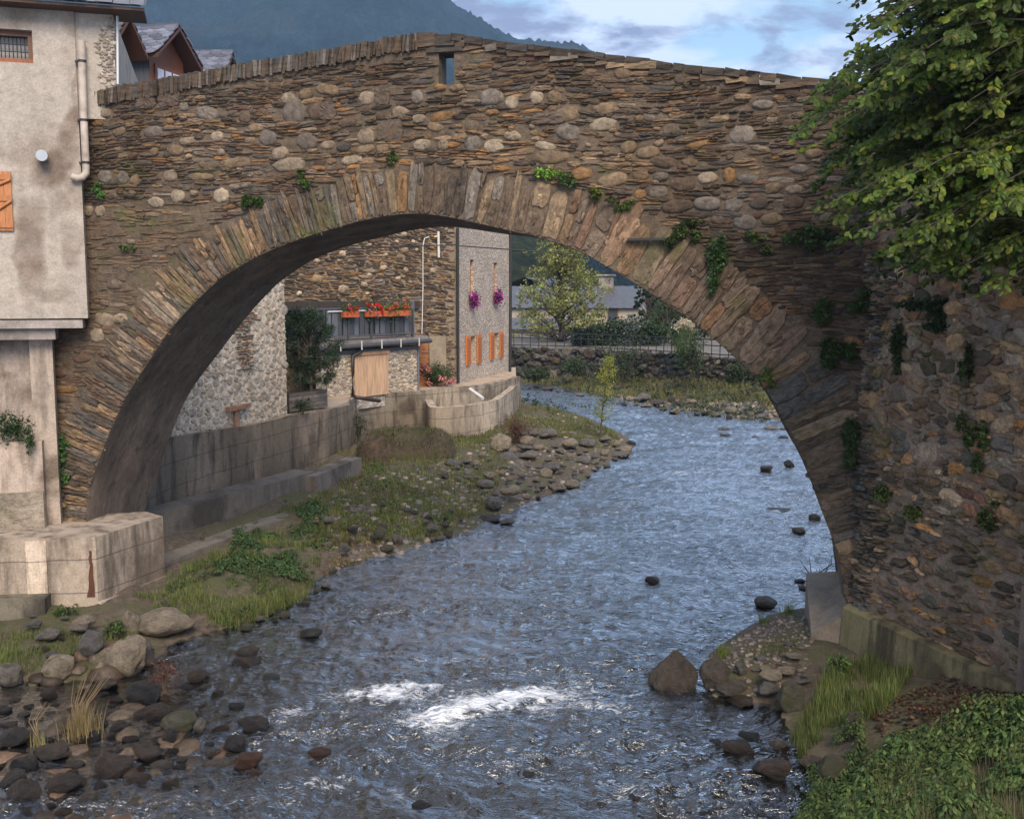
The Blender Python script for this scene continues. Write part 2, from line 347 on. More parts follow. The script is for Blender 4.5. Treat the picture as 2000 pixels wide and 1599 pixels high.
def mat_rock(name, cols, rough=.8, moss=0.):
    m = MT(name); oi = m.n('ShaderNodeObjectInfo')
    k = len(cols); c = m.ramp(oi.outputs['Random'], [(i/(k-1), cc) for i, cc in enumerate(cols)])
    ad_ = m.n('ShaderNodeVectorMath', operation='ADD'); m.l(m.tc.outputs['Object'], ad_.inputs[0])
    sc_ = m.n('ShaderNodeVectorMath', operation='SCALE'); sc_.inputs['Scale'].default_value = 1; m.l(oi.outputs['Location'], sc_.inputs[0]); m.l(sc_.outputs[0], ad_.inputs[1])
    n1 = m.noise(2.2, 7, .65, src=ad_.outputs[0]); n2 = m.noise(9, 9, .75, (1, 1, 2.5), src=ad_.outputs[0], dist=.8); n4 = m.noise(1.2, 5, src=ad_.outputs[0])
    c = m.mix(.9, c, m.ramp(n1, [(.3, g(.4)), (.5, g(1)), (.72, g(1.5))]), 'MULTIPLY'); c = m.mix(.75, c, m.ramp(n2, [(.3, g(.35)), (.5, g(1)), (.7, g(1.7))]), 'MULTIPLY')
    gp = m.n('ShaderNodeNewGeometry'); sz_ = m.n('ShaderNodeSeparateXYZ'); m.l(gp.outputs['Position'], sz_.inputs[0]); wt = m.ramp(m.math('ADD', sz_.outputs[2], m.math('MULTIPLY', n1, .12)), [(.08, g(.42)), (.16, g(1))]); c = m.mix(1., c, wt, 'MULTIPLY')
    if moss: c = m.mix(m.ramp(n4, [(.62-.2*moss, g(0)), (.75-.2*moss, g(.8))]), c, (.075, .08, .025))
    m.base(c); m.b.inputs['Roughness'].default_value = rough; m.bump(m.math('ADD', n1, m.math('MULTIPLY', n2, .7)), 1., .2); return m.m
M['rock'] = mat_rock('river_boulder', [(.21, .18, .15), (.16, .15, .145), (.26, .22, .18), (.13, .125, .125)], .75, .3)
M['rock_tan'] = mat_rock('tan_boulder', [(.32, .26, .19), (.35, .29, .21)], .8, .2)
M['rock_moss'] = mat_rock('mossy_boulder', [(.10, .09, .06), (.13, .12, .09)], .8, .9)
M['rock_wet'] = mat_rock('wet_rock', [(.05, .04, .034), (.085, .06, .045), (.045, .045, .048), (.10, .075, .055)], .3)
M['rock_rust'] = mat_rock('rusty_wet_rock', [(.10, .05, .028), (.075, .048, .032)], .3)
M['rock_brown'] = mat_rock('brown_rock', [(.095, .075, .057), (.12, .095, .075)], .8)
M['bedstone'] = mat_stone('bed_stone', 0, bst=.6, wet=.5)
def mat_ground():
    m = MT('bank_ground'); n1 = m.noise(.8, 7, .65); n2 = m.noise(7, 8, .7); n3 = m.noise(50, 4, .7)
    c = m.ramp(n2, [(.3, (.045, .034, .024)), (.5, (.10, .075, .055)), (.7, (.17, .135, .10))])
    c = m.mix(m.ramp(n1, [(.45, g(0)), (.6, g(.8))]), c, m.ramp(n3, [(.35, (.035, .045, .012)), (.65, (.11, .115, .04))]))
    c = m.mix(1., c, m.col(), 'MULTIPLY'); m.base(c); m.b.inputs['Roughness'].default_value = .95
    m.bump(m.math('ADD', n2, m.math('MULTIPLY', n3, .4)), .9, .06); return m.m
M['ground'] = mat_ground()
def mat_hill(name, stops, sc=.02, bst=1.):
    m = MT(name); n1 = m.noise(sc, 9, .62); n2 = m.noise(sc*9, 8, .75); n3 = m.noise(sc*.35, 4)
    c = m.ramp(n2, stops); c = m.mix(.8, c, m.ramp(n1, [(.35, g(.45)), (.65, g(1.6))]), 'MULTIPLY')
    c = m.mix(m.ramp(n3, [(.55, g(0)), (.7, g(.5))]), c, (.10, .09, .05))
    m.base(c); m.b.inputs['Roughness'].default_value = 1; m.b.inputs['Specular IOR Level'].default_value = 0; m.bump(m.math('ADD', n2, n1), bst, 8); return m.m
M['mountain'] = mat_hill('forested_mountain', [(.35, (.012, .024, .036)), (.55, (.030, .050, .060)), (.7, (.06, .085, .075))])  # bluish forest tones; distance haze is partly put into the base colour
M['hill'] = mat_hill('green_hillside', [(.35, (.03, .045, .02)), (.55, (.07, .085, .04)), (.7, (.12, .13, .06))], .06)
def mat_water():
    m = MT('river_water'); nt = m.nt
    geo = m.n('ShaderNodeNewGeometry'); P = geo.outputs['Position']
    a1 = m.noise(1.6, 4, .55, (.9, 1.5, 1), P, 1.0); a2 = m.noise(5.0, 3, .55, (.9, 1.6, 1), P, 1.2); a3 = m.noise(15, 2, .5, (.9, 1.5, 1), P, .8); gust = m.ramp(m.noise(.35, 4, .6, (.7, 1.4, 1), P), [(.35, g(.35)), (.62, g(1.15))])
    h = m.math('ADD', m.math('MULTIPLY', a1, 1.), m.math('ADD', m.math('MULTIPLY', a2, .42), m.math('MULTIPLY', a3, .035)))
    at = m.n('ShaderNodeAttribute', attribute_name='Col'); sp = m.n('ShaderNodeSeparateColor'); m.l(at.outputs[0], sp.inputs[0])
    rough_, foam, deep = sp.outputs
    bp = m.n('ShaderNodeBump', i_Distance=.30); m.l(h, bp.inputs['Height']); m.l(m.math('MULTIPLY', rough_, gust), bp.inputs['Strength'])
    gl = m.n('ShaderNodeBsdfGlossy'); gl.inputs['Roughness'].default_value = .11; m.l(bp.outputs[0], gl.inputs['Normal']); gl.inputs['Color'].default_value = (.89, .94, .99, 1)
    tr = m.n('ShaderNodeBsdfTransparent'); tr.inputs[0].default_value = (.62, .53, .42, 1)
    df = m.n('ShaderNodeBsdfDiffuse'); df.inputs[0].default_value = (.030, .028, .024, 1)
    body = m.n('ShaderNodeMixShader'); m.l(deep, body.inputs[0]); m.l(tr.outputs[0], body.inputs[1]); m.l(df.outputs[0], body.inputs[2])
    fz = m.n('ShaderNodeFresnel', i_IOR=1.45); m.l(bp.outputs[0], fz.inputs['Normal'])
    w1 = m.n('ShaderNodeMixShader'); lw = m.n('ShaderNodeLayerWeight', i_Blend=.5); m.l(m.math('ADD', m.math('MULTIPLY', fz.outputs[0], 2.2), m.math('MULTIPLY', m.math('POWER', lw.outputs['Facing'], 4.), .42), True), w1.inputs[0]); m.l(body.outputs[0], w1.inputs[1]); m.l(gl.outputs[0], w1.inputs[2])
    fo = m.n('ShaderNodeBsdfDiffuse'); fo.inputs[0].default_value = (.78, .82, .88, 1); m.l(bp.outputs[0], fo.inputs['Normal'])
    f1 = m.noise(3.4, 9, .74, (1, 1.5, 1), P, 1.6); f2 = m.noise(24, 4, .7, (1, 1.6, 1), P)
    ff = m.math('ADD', foam, m.math('ADD', m.math('MULTIPLY', m.math('SUBTRACT', f1, .5), 3.4), m.math('MULTIPLY', m.math('SUBTRACT', f2, .5), .9)))
    fm = m.ramp(ff, [(.42, g(0)), (1.35, g(.92))])
    fm = m.math('MULTIPLY', fm, m.math('GREATER_THAN', foam, .02))
    w2 = m.n('ShaderNodeMixShader'); m.l(fm, w2.inputs[0]); m.l(w1.outputs[0], w2.inputs[1]); m.l(fo.outputs[0], w2.inputs[2])
    m.l(w2.outputs[0], m.out.inputs[0]); nt.nodes.remove(m.b); return m.m
M['water'] = mat_water()

# ------------------------------------------------------------------ banks, riverbed and water
def P2(px, py, z=0): return at_z(px, py, z)[:2]
left_bank = [P2(*q) for q in [(-900, 1420), (-300, 1350), (0, 1335), (70, 1338), (150, 1328), (200, 1325), (285, 1300), (335, 1262), (390, 1240), (440, 1228), (520, 1205), (590, 1176), (625, 1130), (690, 1097), (760, 1088), (850, 1062), (930, 1035), (1000, 1003), (1060, 972), (1150, 932), (1205, 897), (1245, 868), (1215, 845), (1150, 815), (1080, 797), (1030, 785)]]
left_bank += [np.array(q) for q in [(.8, 56), (-4, 60), (-40, 66), (-90, 70), (-90, -10), (-30, 0)]]
right_bank = [P2(*q) for q in [(1545, 1900), (1545, 1700), (1560, 1599), (1590, 1550), (1575, 1505), (1550, 1465), (1520, 1410), (1500, 1375), (1390, 1362), (1368, 1335), (1372, 1290), (1400, 1262), (1450, 1230), (1490, 1205), (1550, 1190), (1600, 1182)]]
right_bank += [np.array(q) for q in [(5.35, 18.3), (6.7, 20.5), (8.9, 26), (11.2, 36), (12.2, 43)]]
right_bank += [P2(*q) for q in [(1560, 828), (1500, 822), (1430, 815), (1350, 802), (1250, 787), (1150, 768), (1060, 754), (1020, 748)]]
right_bank += [np.array(q) for q in [(-20, 80), (-90, 84), (-90, 400), (200, 400), (200, -10), (12, -10), (5, 2)]]
def sdist(X, Y, poly):
    poly = np.array(poly); ins = np.zeros(X.shape, bool); dm = np.full(X.shape, 1e9)
    for i in range(len(poly)):
        a, b = poly[i], poly[(i+1) % len(poly)]; e = b-a
        t = np.clip(((X-a[0])*e[0]+(Y-a[1])*e[1])/(e@e+1e-12), 0, 1)
        dm = np.minimum(dm, np.hypot(X-a[0]-t*e[0], Y-a[1]-t*e[1]))
        if a[1] != b[1]:
            c = ((a[1] > Y) != (b[1] > Y)) & (X < (b[0]-a[0])*(Y-a[1])/(b[1]-a[1])+a[0]); ins ^= c
    return np.where(ins, dm, -dm)
def height(X, Y):
    X = np.asarray(X, float); Y = np.asarray(Y, float)
    dl = sdist(X, Y, left_bank); dr = sdist(X, Y, right_bank)
    n = .10*fbm(X*.8, Y*.8, 0, 1)+.04*fbm(X*4, Y*4, 0, 2, 3)
    hl = .50*(1-np.exp(-np.maximum(dl, 0)/1.6))+n*np.clip(dl/1.2, .15, 1)
    near = np.clip((30-Y)/10, 0, 1)
    hr_near = .55*(1-np.exp(-np.maximum(dr, 0)/1.4))+np.clip((X-3.6-.12*(Y-9))*.28, 0, 1.3)*np.clip((14.8-Y)/3, 0, 1)+n*np.clip(dr, .15, 1)
    far = np.clip(dr-.6, 0, 5); rise = far*.17
    hr_far = np.where(Y > 86, 2.2, np.minimum(rise, .8))+n*np.clip(dr, .15, 1)*np.where(dr > 6.2, .12, 1)
    hrr = near*hr_near+(1-near)*hr_far
    bed = -.10-.55*(1-np.exp(np.minimum(np.maximum(dl, dr), 0)/1.6))+.5*n
    shallow = np.clip((pixfield(X, Y)), 0, 1)
    bed = bed*(1-.82*shallow)
    return np.where(dl > 0, hl, np.where(dr > 0, hrr, bed))
def pixfield(X, Y):       # shallow stony apron downstream of the left bank
    return np.exp(-((X+5.4)/2.5)**2-((Y-12.6)/2.5)**2)*1.5
def fan(y0, y1, ny, nx, rmax):
    Y = np.geomspace(y0+6, y1+6, ny)-6; r = np.linspace(-rmax, rmax, nx)
    YY, RR = np.meshgrid(Y, r, indexing='ij'); return RR*(YY+2), YY
X, Y = fan(5, 300, 420, 420, 1.0)
Z = height(X, Y)
px_, py_ = pix(np.stack([X, Y, Z], -1))
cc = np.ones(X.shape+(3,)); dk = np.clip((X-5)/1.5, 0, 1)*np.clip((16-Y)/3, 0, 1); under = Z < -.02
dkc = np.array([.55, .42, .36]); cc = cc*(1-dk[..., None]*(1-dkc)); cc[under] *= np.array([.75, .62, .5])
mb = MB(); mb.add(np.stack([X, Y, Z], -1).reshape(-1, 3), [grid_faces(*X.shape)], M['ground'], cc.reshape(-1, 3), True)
tag(mb.build('ground'), kind='structure')
# water surface with real waves near the camera
X, Y = fan(6, 82, 620, 620, .62)
fx, fy = pix(np.stack([X, Y, 0*X], -1))
def blob(cx, cy, rx, ry, a=1., rot=0):
    dx_, dy_ = fx-cx, fy-cy; c_, s_ = cos(rot), sin(rot); u = dx_*c_+dy_*s_; v = -dx_*s_+dy_*c_
    return a*np.exp(-((u/rx)**2+(v/ry)**2))
foam = blob(1045, 1360, 110, 16, .85, -.10)+blob(850, 1404, 70, 18, .9, -.1)+blob(930, 1382, 60, 14, .5)+blob(730, 1355, 90, 16, .72)+blob(590, 1392, 60, 10, .62)+blob(820, 1345, 60, 8, .7)+blob(1160, 1385, 90, 14, .6)+blob(960, 1372, 240, 44, .22)
foam += blob(880, 1290, 90, 9, .32)+blob(640, 1530, 50, 14, .5)+blob(1000, 1310, 80, 10, .3)+blob(1240, 1540, 70, 22, .35)+blob(500, 1570, 110, 20, .35)+blob(240, 1580, 120, 16, .3)+blob(780, 1550, 60, 14, .3)
foam += blob(1360, 925, 90, 10, .28)+blob(1300, 1165, 60, 6, .15)
calm = np.clip(blob(150, 1350, 190, 60)+blob(200, 1460, 230, 90, .7)+blob(480, 1235, 130, 40)+blob(1480, 1430, 100, 45, .8)+blob(700, 1120, 120, 25, .6), 0, 1)
rgh = np.clip(.72+.02*np.clip((15-Y)/4, 0, 1)-.25*calm, .07, 1)
amp = .13*np.clip((17-Y)/4, .55, 1)*(1-.9*calm)
wv = fbm(X*1.3+.6*vn(X*.8, Y*.8, 0, 9), Y*1.15, 0, 20, 4)*1.0
ridge = 1-np.abs(fbm(X*1.5+.7*vn(X*1.3, Y*1.3, 0, 18), Y*1.5+.7*vn(X, Y, 0, 8), 0, 31, 4))
Zw = amp*(.55*wv+.55*(ridge-.6))+foam*.05+np.clip(amp, 0, .08)*.7*(1-np.abs(vn(X*4.4, Y*4.0, 0, 77)))-.02
crest = np.clip((ridge-.86)*4, 0, 1)*np.clip((13.5-Y)/3, 0, 1)*(1-calm)
foam = np.clip((foam+crest*.05)*(1-.5*blob(150, 1460, 200, 110)), 0, 1.2)
dl = sdist(X, Y, left_bank); dr = sdist(X, Y, right_bank); shore = -np.maximum(dl, dr)
deep = np.clip(1-np.exp(-np.maximum(shore, 0)/1.6)-.8*np.clip(pixfield(X, Y), 0, 1), 0, .9)
mb = MB(); mb.add(np.stack([X, Y, Zw], -1).reshape(-1, 3), [grid_faces(*X.shape)], M['water'], np.stack([rgh, foam, deep], -1).reshape(-1, 3), True)
tag(mb.build('river_water'), kind='structure')

# ------------------------------------------------------------------ mountains
def ridge_mesh(name, pts, Y0, Y1, base_z, mat, nx=300, ny=90, namp=1., x0=-900, x1=2900, seed=5, jag=1.):
    xs = np.linspace(x0, x1, nx); pxs, pys = np.array(pts).T
    top = np.interp(xs, pxs, pys)
    t = np.linspace(0, 1.25, ny)[:, None]; Yd = Y0+(Y1-Y0)*t
    zt = HC+(575-top)/2000*Y1; hgt = np.where(t <= 1, np.sin(np.minimum(t, 1)*pi/2)**1.25, 1-(t-1)*1.6)
    Xw = (xs-1000)/2000*Yd; Yw = Yd+0*Xw
    sc_ = (Y1-Y0)
    el = (zt-base_z)/Y1; gq = np.where(t <= 1, np.minimum(t, 1)**.9, 1.-(t-1)*2.2); Zw_ = base_z+el*gq*Yd+namp*(fbm(Xw/sc_*6, Yw/sc_*6, 0, seed, 6, .55))*sc_*.035*np.minimum(t*3, 1)*np.where(np.abs(t-1) < .04, .3, 1)
    Zw_ += jag*(_h(np.arange(nx)[None]+0*Yw.astype(np.int64), (t*ny).astype(np.int64)+0*Yw.astype(np.int64), 0, 3)-.5)
    m_ = MB(); m_.add(np.stack([Xw, Yw, Zw_], -1).reshape(-1, 3), [grid_faces(ny, nx)], mat, None, True)
    return tag(m_.build(name), kind='structure')
ridge_mesh('mountain', [(-900, -60), (200, -90), (500, -80), (700, -60), (800, -30), (860, 0), (905, 38), (960, 62), (1020, 80), (1110, 92), (1300, 150), (1500, 260), (1750, 390), (2200, 440), (2900, 470)], 320, 1300, 3, M['mountain'], 900, 160, jag=5.)
ridge_mesh('hill', [(-900, 250), (600, 330), (900, 400), (1000, 425), (1080, 470), (1140, 510), (1200, 560), (1260, 580), (2900, 585)], 150, 300, 2, M['hill'], 500, 60, seed=9, namp=.6, jag=1.2)

# ------------------------------------------------------------------ the stone bridge
RF = at_z(1660, 1242, .5)[:2]; TH = R(-14)
BF = Frame(RF, RF+np.array([cos(TH), sin(TH)]), 0) if False else Frame(RF, RF+np.array([cos(TH), sin(TH)]))
WB = 2.25
front_px = [(164, 1075), (170, 1040), (171, 985), (178, 945), (194, 900), (219, 838), (250, 769), (288, 713), (328, 650), (381, 591), (431, 544), (500, 502), (560, 477), (605, 461), (650, 447), (710, 430), (764, 420), (824, 416), (890, 426), (980, 447), (1040, 460), (1100, 478), (1125, 486), (1183, 518), (1225, 544), (1270, 571), (1315, 602), (1357, 630), (1415, 679), (1485, 745), (1516, 803), (1563, 888), (1588, 950), (1603, 994), (1624, 1045), (1640, 1100), (1652, 1168), (1660, 1242), (1663, 1300)]
back_px = [(268, 1050), (281, 1000), (306, 932), (328, 863), (366, 769), (402, 722), (438, 675), (474, 628), (500, 597), (546, 549), (618, 502), (690, 477), (800, 450), (860, 442), (900, 444), (996, 459)]
front = np.array([BF.hit(*q) for q in front_px])
BB = Frame(BF.O-WB*BF.N, BF.O-WB*BF.N+BF.U)
back = np.array([BB.hit(*q) for q in back_px])
fr_rest = front[front[:, 0] > back[-1, 0]+.15].copy()
back = np.concatenate([back, fr_rest])
def resample(P, n, sm=1):
    d = np.concatenate([[0], np.cumsum(np.hypot(*np.diff(P, axis=0).T))]); t = np.linspace(0, d[-1], n)
    Q = np.stack([np.interp(t, d, P[:, 0]), np.interp(t, d, P[:, 1])], 1)
    for _ in range(sm): Q[1:-1] = (Q[:-2]+2*Q[1:-1]+Q[2:])/4
    return Q
FA = resample(front, 150, 3); BA = resample(back, 150, 3)
top_px = [(95, 197), (172, 187), (225, 171), (345, 150), (440, 131), (500, 121), (590, 106), (650, 96), (720, 83), (775, 73), (810, 68), (850, 66), (900, 70), (1000, 85), (1100, 95), (1200, 109), (1350, 129), (1500, 144), (1640, 158), (1800, 172)]
top = np.array([BF.hit(*q) for q in top_px]); topz = lambda s: np.interp(s, top[:, 0], top[:, 1])
S_L, S_R = BF.hit(100, 700)[0], 3.2
arcz = lambda s: np.interp(s, FA[:, 0], FA[:, 1]); barcz = lambda s: np.interp(s, BA[:, 0], BA[:, 1])
fs0, fs1 = FA[:, 0].min(), FA[:, 0].max(); bs0, bs1 = BA[:, 0].min(), BA[:, 0].max()
def dist_poly(s, z, P):
    s = np.asarray(s)[:, None]; z = np.asarray(z)[:, None]; a = P[:-1]; e = P[1:]-a
    t = np.clip(((s-a[:, 0])*e[:, 0]+(z-a[:, 1])*e[:, 1])/(e**2).sum(1), 0, 1)
    D = np.hypot(s-a[:, 0]-t*e[:, 0], z-a[:, 1]-t*e[:, 1]); k = D.argmin(1)
    return D.min(1), k, (e/np.hypot(*e.T)[:, None])[k]
hs0 = BF.hit(857, 130)[0]; hs1 = BF.hit(887, 130)[0]; hz1 = BF.hit(872, 103)[1]; hz0 = BF.hit(872, 165)[1]
rng = np.random.default_rng(7); random.seed(7)
bridge = thing('stone_bridge', 'old humpbacked rubble stone bridge with one tall arch across the river', 'bridge', (BF.O[0]-7, BF.O[1]+1.9, 0))
def wallfan(mb, fr, s_list, lo, hi, mat, d=0, nz=8, col=None, amp=.012):
    s_list = np.array(s_list); t = np.linspace(0, 1, nz)
    z = lo[:, None]+(hi-lo)[:, None]*t[None]; s2 = s_list[:, None]+0*z
    dd = d+amp*fbm(s2*2.5, z*2.5, 0, 2); mb.add(fr.w(s2, z, dd).reshape(-1, 3), [grid_faces(len(s_list), nz)], mat, col, True)
MC = (.125, .095, .068)
mb = MB(); PT = .42
def span(s0, s1, n): return np.linspace(s0, s1, n)
# mortar face: left abutment, spandrels round the slit, right abutment
s = span(S_L, fs0, 12); wallfan(mb, BF, s, 0*s-.4, topz(s)-.12, M['mortar'], nz=60, col=MC)
for a, b in ((fs0, hs0), (hs1, fs1)):
    s = np.unique(np.r_[FA[(FA[:, 0] > a) & (FA[:, 0] < b), 0], a, b]); wallfan(mb, BF, s, arcz(s), topz(s)-.12, M['mortar'], nz=40, col=MC)
s = np.array([hs0, (hs0+hs1)/2, hs1]); wallfan(mb, BF, s, arcz(s), 0*s+hz0, M['mortar'], nz=20, col=MC); wallfan(mb, BF, s, 0*s+hz1, topz(s)-.12, M['mortar'], nz=3, col=MC)
s = span(fs1, S_R, 14); wallfan(mb, BF, s, 0*s-.4, topz(s)-.12, M['mortar'], nz=60, col=MC)
for ss in (hs0, hs1): mb.add([BF.w(ss, z, d) for z, d in ((hz0, 0), (hz1, 0), (hz1, -PT), (hz0, -PT))], [[0, 1, 2, 3]], M['slate'], (.12, .10, .085))
for zz in (hz0, hz1): mb.add([BF.w(s_, zz, d) for s_, d in ((hs0, 0), (hs1, 0), (hs1, -PT), (hs0, -PT))], [[0, 1, 2, 3]], M['slate'], (.10, .085, .07))
# inner face of the parapet, back wall, back parapet
for a, b in ((S_L, hs0), (hs1, S_R)):
    s = span(a, b, 40); wallfan(mb, BF, s, topz(s)-1.1, topz(s)-.12, M['slate'], -PT, 6, (.13, .10, .08))
# face stones ----------------------------------------------------------
PAL = dict(d=(.060, .050, .042), b=(.125, .088, .062), t=(.26, .185, .115), o=(.30, .165, .065), g=(.20, .175, .15), w=(.34, .27, .195), W=(.42, .345, .25), r=(.15, .085, .06), s=(.085, .085, .085))
PA = np.array(list(PAL.values())); PK = list(PAL)
def palette(s, z, rng, weights):
    W_ = np.array([weights.get(k, 0) for k in PK], float); W_ /= W_.sum()
    c = PA[rng.choice(len(PK), len(s), p=W_)]
    c2 = PA[rng.choice(len(PK), len(s), p=W_)]; t = rng.uniform(0, .5, (len(s), 1))
    return (c*(1-t)+c2*t)*rng.uniform(.75, 1.3, (len(s), 1))
A = courses(S_L, S_R, .1, 11.4, rng, (.028, .105), (.12, .50))
P = BF.w(A[:, 0], A[:, 1]); ax, ay = pix(P)
dist, _, _ = dist_poly(A[:, 0], A[:, 1], FA)
dist2 = dist_poly(A[:, 0]+A[:, 2]*.7, A[:, 1], FA)[0]; dist3 = dist_poly(A[:, 0]-A[:, 2]*.7, A[:, 1], FA)[0]
T_ring = lambda s: np.interp(s, [-15, -13, -11, -8, -5, -3, -1, 0], [.85, .95, .85, .84, .95, 1.12, 1.1, .75])
rt = T_ring(A[:, 0])
inside = (A[:, 0] > fs0) & (A[:, 0] < fs1) & (A[:, 1] < arcz(A[:, 0]))
keep = ~inside & (np.minimum(np.minimum(dist, dist2), dist3) > rt*.93) & (A[:, 1]+A[:, 3] < topz(A[:, 0])-np.where(ax < 820, .30, .10)) & ~((A[:, 0]+A[:, 2] > hs0) & (A[:, 0]-A[:, 2] < hs1) & (A[:, 1] > hz0-.03) & (A[:, 1] < hz1+.02))
# mortar-smeared patch at the left haunch
smear = (ax < 420) & (ay > 395) & (ay < 590) | (ax < 300) & (ay > 850) | (ax > 1290) & (ax < 1640) & (ay < 330) & False
smear_keep = rng.uniform(size=len(A)) < .45
keep &= ~smear | smear_keep
cob_px = [(640, 175, 45, 22, 't'), (563, 192, 28, 22, 'w'), (598, 184, 30, 22, 't'), (575, 217, 48, 50, 'g'), (620, 217, 40, 34, 'b'), (717, 192, 33, 26, 'w'), (747, 187, 30, 38, 'b'), (815, 190, 24, 28, 'g'), (783, 220, 38, 24, 'w'), (746, 226, 25, 18, 'b'), (762, 256, 50, 42, 'b'), (860, 171, 24, 14, 'o'), (892, 172, 28, 14, 't'), (961, 190, 50, 32, 'g'), (1000, 201, 30, 26, 'W'), (1048, 190, 28, 30, 'W'), (1083, 190, 30, 24, 't'), (865, 228, 52, 20, 'o'), (850, 248, 32, 18, 't'), (825, 283, 35, 23, 'W'), (715, 267, 34, 32, 'w'), (672, 287, 28, 18, 's'), (640, 283, 30, 18, 'w'), (600, 276, 44, 32, 'g'), (523, 270, 34, 28, 'g'), (547, 300, 34, 24, 'w'), (565, 322, 64, 26, 'W'), (687, 313, 42, 17, 'W'), (747, 290, 28, 18, 't'), (712, 292, 40, 16, 't'), (866, 284, 24, 22, 'w'), (924, 282, 32, 34, 'g'), (965, 285, 38, 26, 'W'), (897, 268, 32, 14, 't'), (1000, 265, 34, 20, 'w'), (1065, 285, 42, 18, 'W'), (1078, 306, 68, 28, 't'), (1110, 223, 54, 30, 't'), (1110, 259, 50, 34, 'g'), (1217, 142, 38, 26, 't'), (1335, 153, 36, 24, 'b'), (1185, 212, 48, 24, 't'), (1178, 243, 52, 26, 'W'), (1450, 263, 54, 42, 'g'), (1382, 347, 38, 24, 'W'), (1228, 288, 34, 26, 't'), (1266, 298, 46, 24, 't'), (1297, 317, 60, 24, 'b'), (1348, 317, 34, 18, 't'), (1404, 233, 44, 14, 't'), (1367, 282, 56, 13, 'o'), (1484, 290, 44, 14, 'w'), (1252, 342, 36, 22, 't'), (1291, 345, 32, 20, 'g'), (1332, 360, 50, 30, 'b'), (1197, 352, 60, 28, 't'), (1135, 340, 46, 26, 'o'), (1424, 343, 26, 36, 'o'), (1462, 350, 44, 24, 'g'), (1510, 368, 40, 24, 't'), (1552, 370, 36, 18, 'w'), (1285, 375, 42, 26, 'g'), (1250, 380, 24, 20, 'o'), (1323, 402, 62, 30, 'b'), (1380, 398, 56, 30, 'g'), (1433, 400, 36, 32, 'g'), (1482, 398, 44, 24, 'd'), (1508, 428, 44, 26, 't'), (1550, 396, 44, 28, 'b'), (1455, 434, 48, 32, 'g'), (1408, 430, 44, 20, 'b'), (300, 258, 38, 20, 'g'), (405, 222, 46, 26, 'g'), (480, 227, 28, 24, 'b'), (347, 383, 28, 24, 'W'), (305, 395, 32, 20, 'W'), (432, 383, 30, 28, 'W'), (333, 343, 28, 22, 'w'), (240, 347, 24, 24, 'g'), (265, 353, 22, 22, 't'), (366, 276, 34, 14, 'w'), (343, 293, 34, 20, 't'), (425, 267, 26, 20, 'w'), (205, 221, 26, 18, 'w'), (190, 240, 26, 14, 'o'), (172, 412, 20, 20, 'w'), (196, 412, 20, 20, 'w'), (380, 377, 18, 12, 'w'), (460, 318, 60, 20, 't'), (392, 345, 50, 14, 't'), (205, 345, 30, 24, 'g'), (500, 250, 30, 16, 't'), (680, 240, 36, 18, 'b'), (1668, 667, 38, 22, 'o'), (630, 655, 1, 1, 'b'), (1490, 205, 44, 20, 'g'), (1450, 190, 36, 14, 't'), (1545, 240, 40, 18, 'b'), (1590, 300, 36, 20, 't'), (1560, 330, 40, 20, 'g'), (205, 625, 40, 24, 'w'), (235, 622, 34, 18, 'w'), (190, 655, 28, 26, 'W'), (160, 700, 36, 16, 'r'), (118, 728, 30, 16, 'r'), (128, 760, 50, 14, 'o'), (122, 780, 30, 12, 'd')]
cobs = []
for x, y, w_, h_, k in cob_px:
    s0, z0 = BF.hit(x, y); m_ = pix(BF.w(s0+1, z0))[0]-x; cobs.append((s0, z0, w_/2/m_*1.03, h_/2/m_, rng.normal()*.1, rng.uniform(.028, .05), 2.2 if w_/h_ < 1.9 else 2.6, *((np.array(PAL[k])*.72+np.array([.15, .11, .08])*.28)*rng.uniform(.68, .95))))
cobs = np.array(cobs)
R2 = rubble(S_L, S_R, 2, 9.4, rng, (.07, .16), (.5, .85), tries=900, fill=2.0)
rx, ry = pix(BF.w(R2[:, 0], R2[:, 1])); rd = dist_poly(R2[:, 0], R2[:, 1], FA)[0]
band = np.exp(-((ry-(285+.05*(rx-800)))/75)**2)+.5*((rx > 1150) & (ry < 440))
kk = (rng.uniform(size=len(R2)) < .25+.75*band) & (rd > T_ring(R2[:, 0])+.15) & (R2[:, 1] < topz(R2[:, 0])-.5) & ~((R2[:, 0] > fs0) & (R2[:, 0] < fs1) & (R2[:, 1] < arcz(R2[:, 0]))) & (ry < 620)
kk &= ~((np.abs(R2[:, 0]-(hs0+hs1)/2) < .4) & (R2[:, 1] > hz0-.15))
for i in range(len(R2)):
    if kk[i] and (np.hypot((cobs[:, 0]-R2[i, 0])/(cobs[:, 2]+R2[i, 2]), (cobs[:, 1]-R2[i, 1])/(cobs[:, 3]+R2[i, 3])) < 1.05).any(): kk[i] = False
R2 = R2[kk]; cR = palette(R2[:, 0], R2[:, 1], rng, dict(t=4, w=3, g=3, o=1.5, b=3, s=1, W=1))
cob2 = np.c_[R2, rng.uniform(.022, .042, len(R2)), rng.uniform(2.1, 4, len(R2)), (cR*.6+np.array([.13, .095, .07])*.4)*.85]
allc = np.r_[cobs, cob2]
for c_ in allc: keep &= ~((((A[:, 0]-c_[0])/(c_[2]*1.0+.3*A[:, 2]))**2+((A[:, 1]-c_[1])/(c_[3]*.95+.2*A[:, 3]))**2) < 1)
A = A[keep]; ax = ax[keep]; ay = ay[keep]
col = palette(A[:, 0], A[:, 1], rng, dict(d=4, b=5, t=2.2, g=2, r=1.3, s=2.5, o=.5))
warm = np.exp(-((ay-(285+.06*(ax-700)))/65)**2)*np.clip(1.3-np.abs(ax-850)/500, 0, 1)
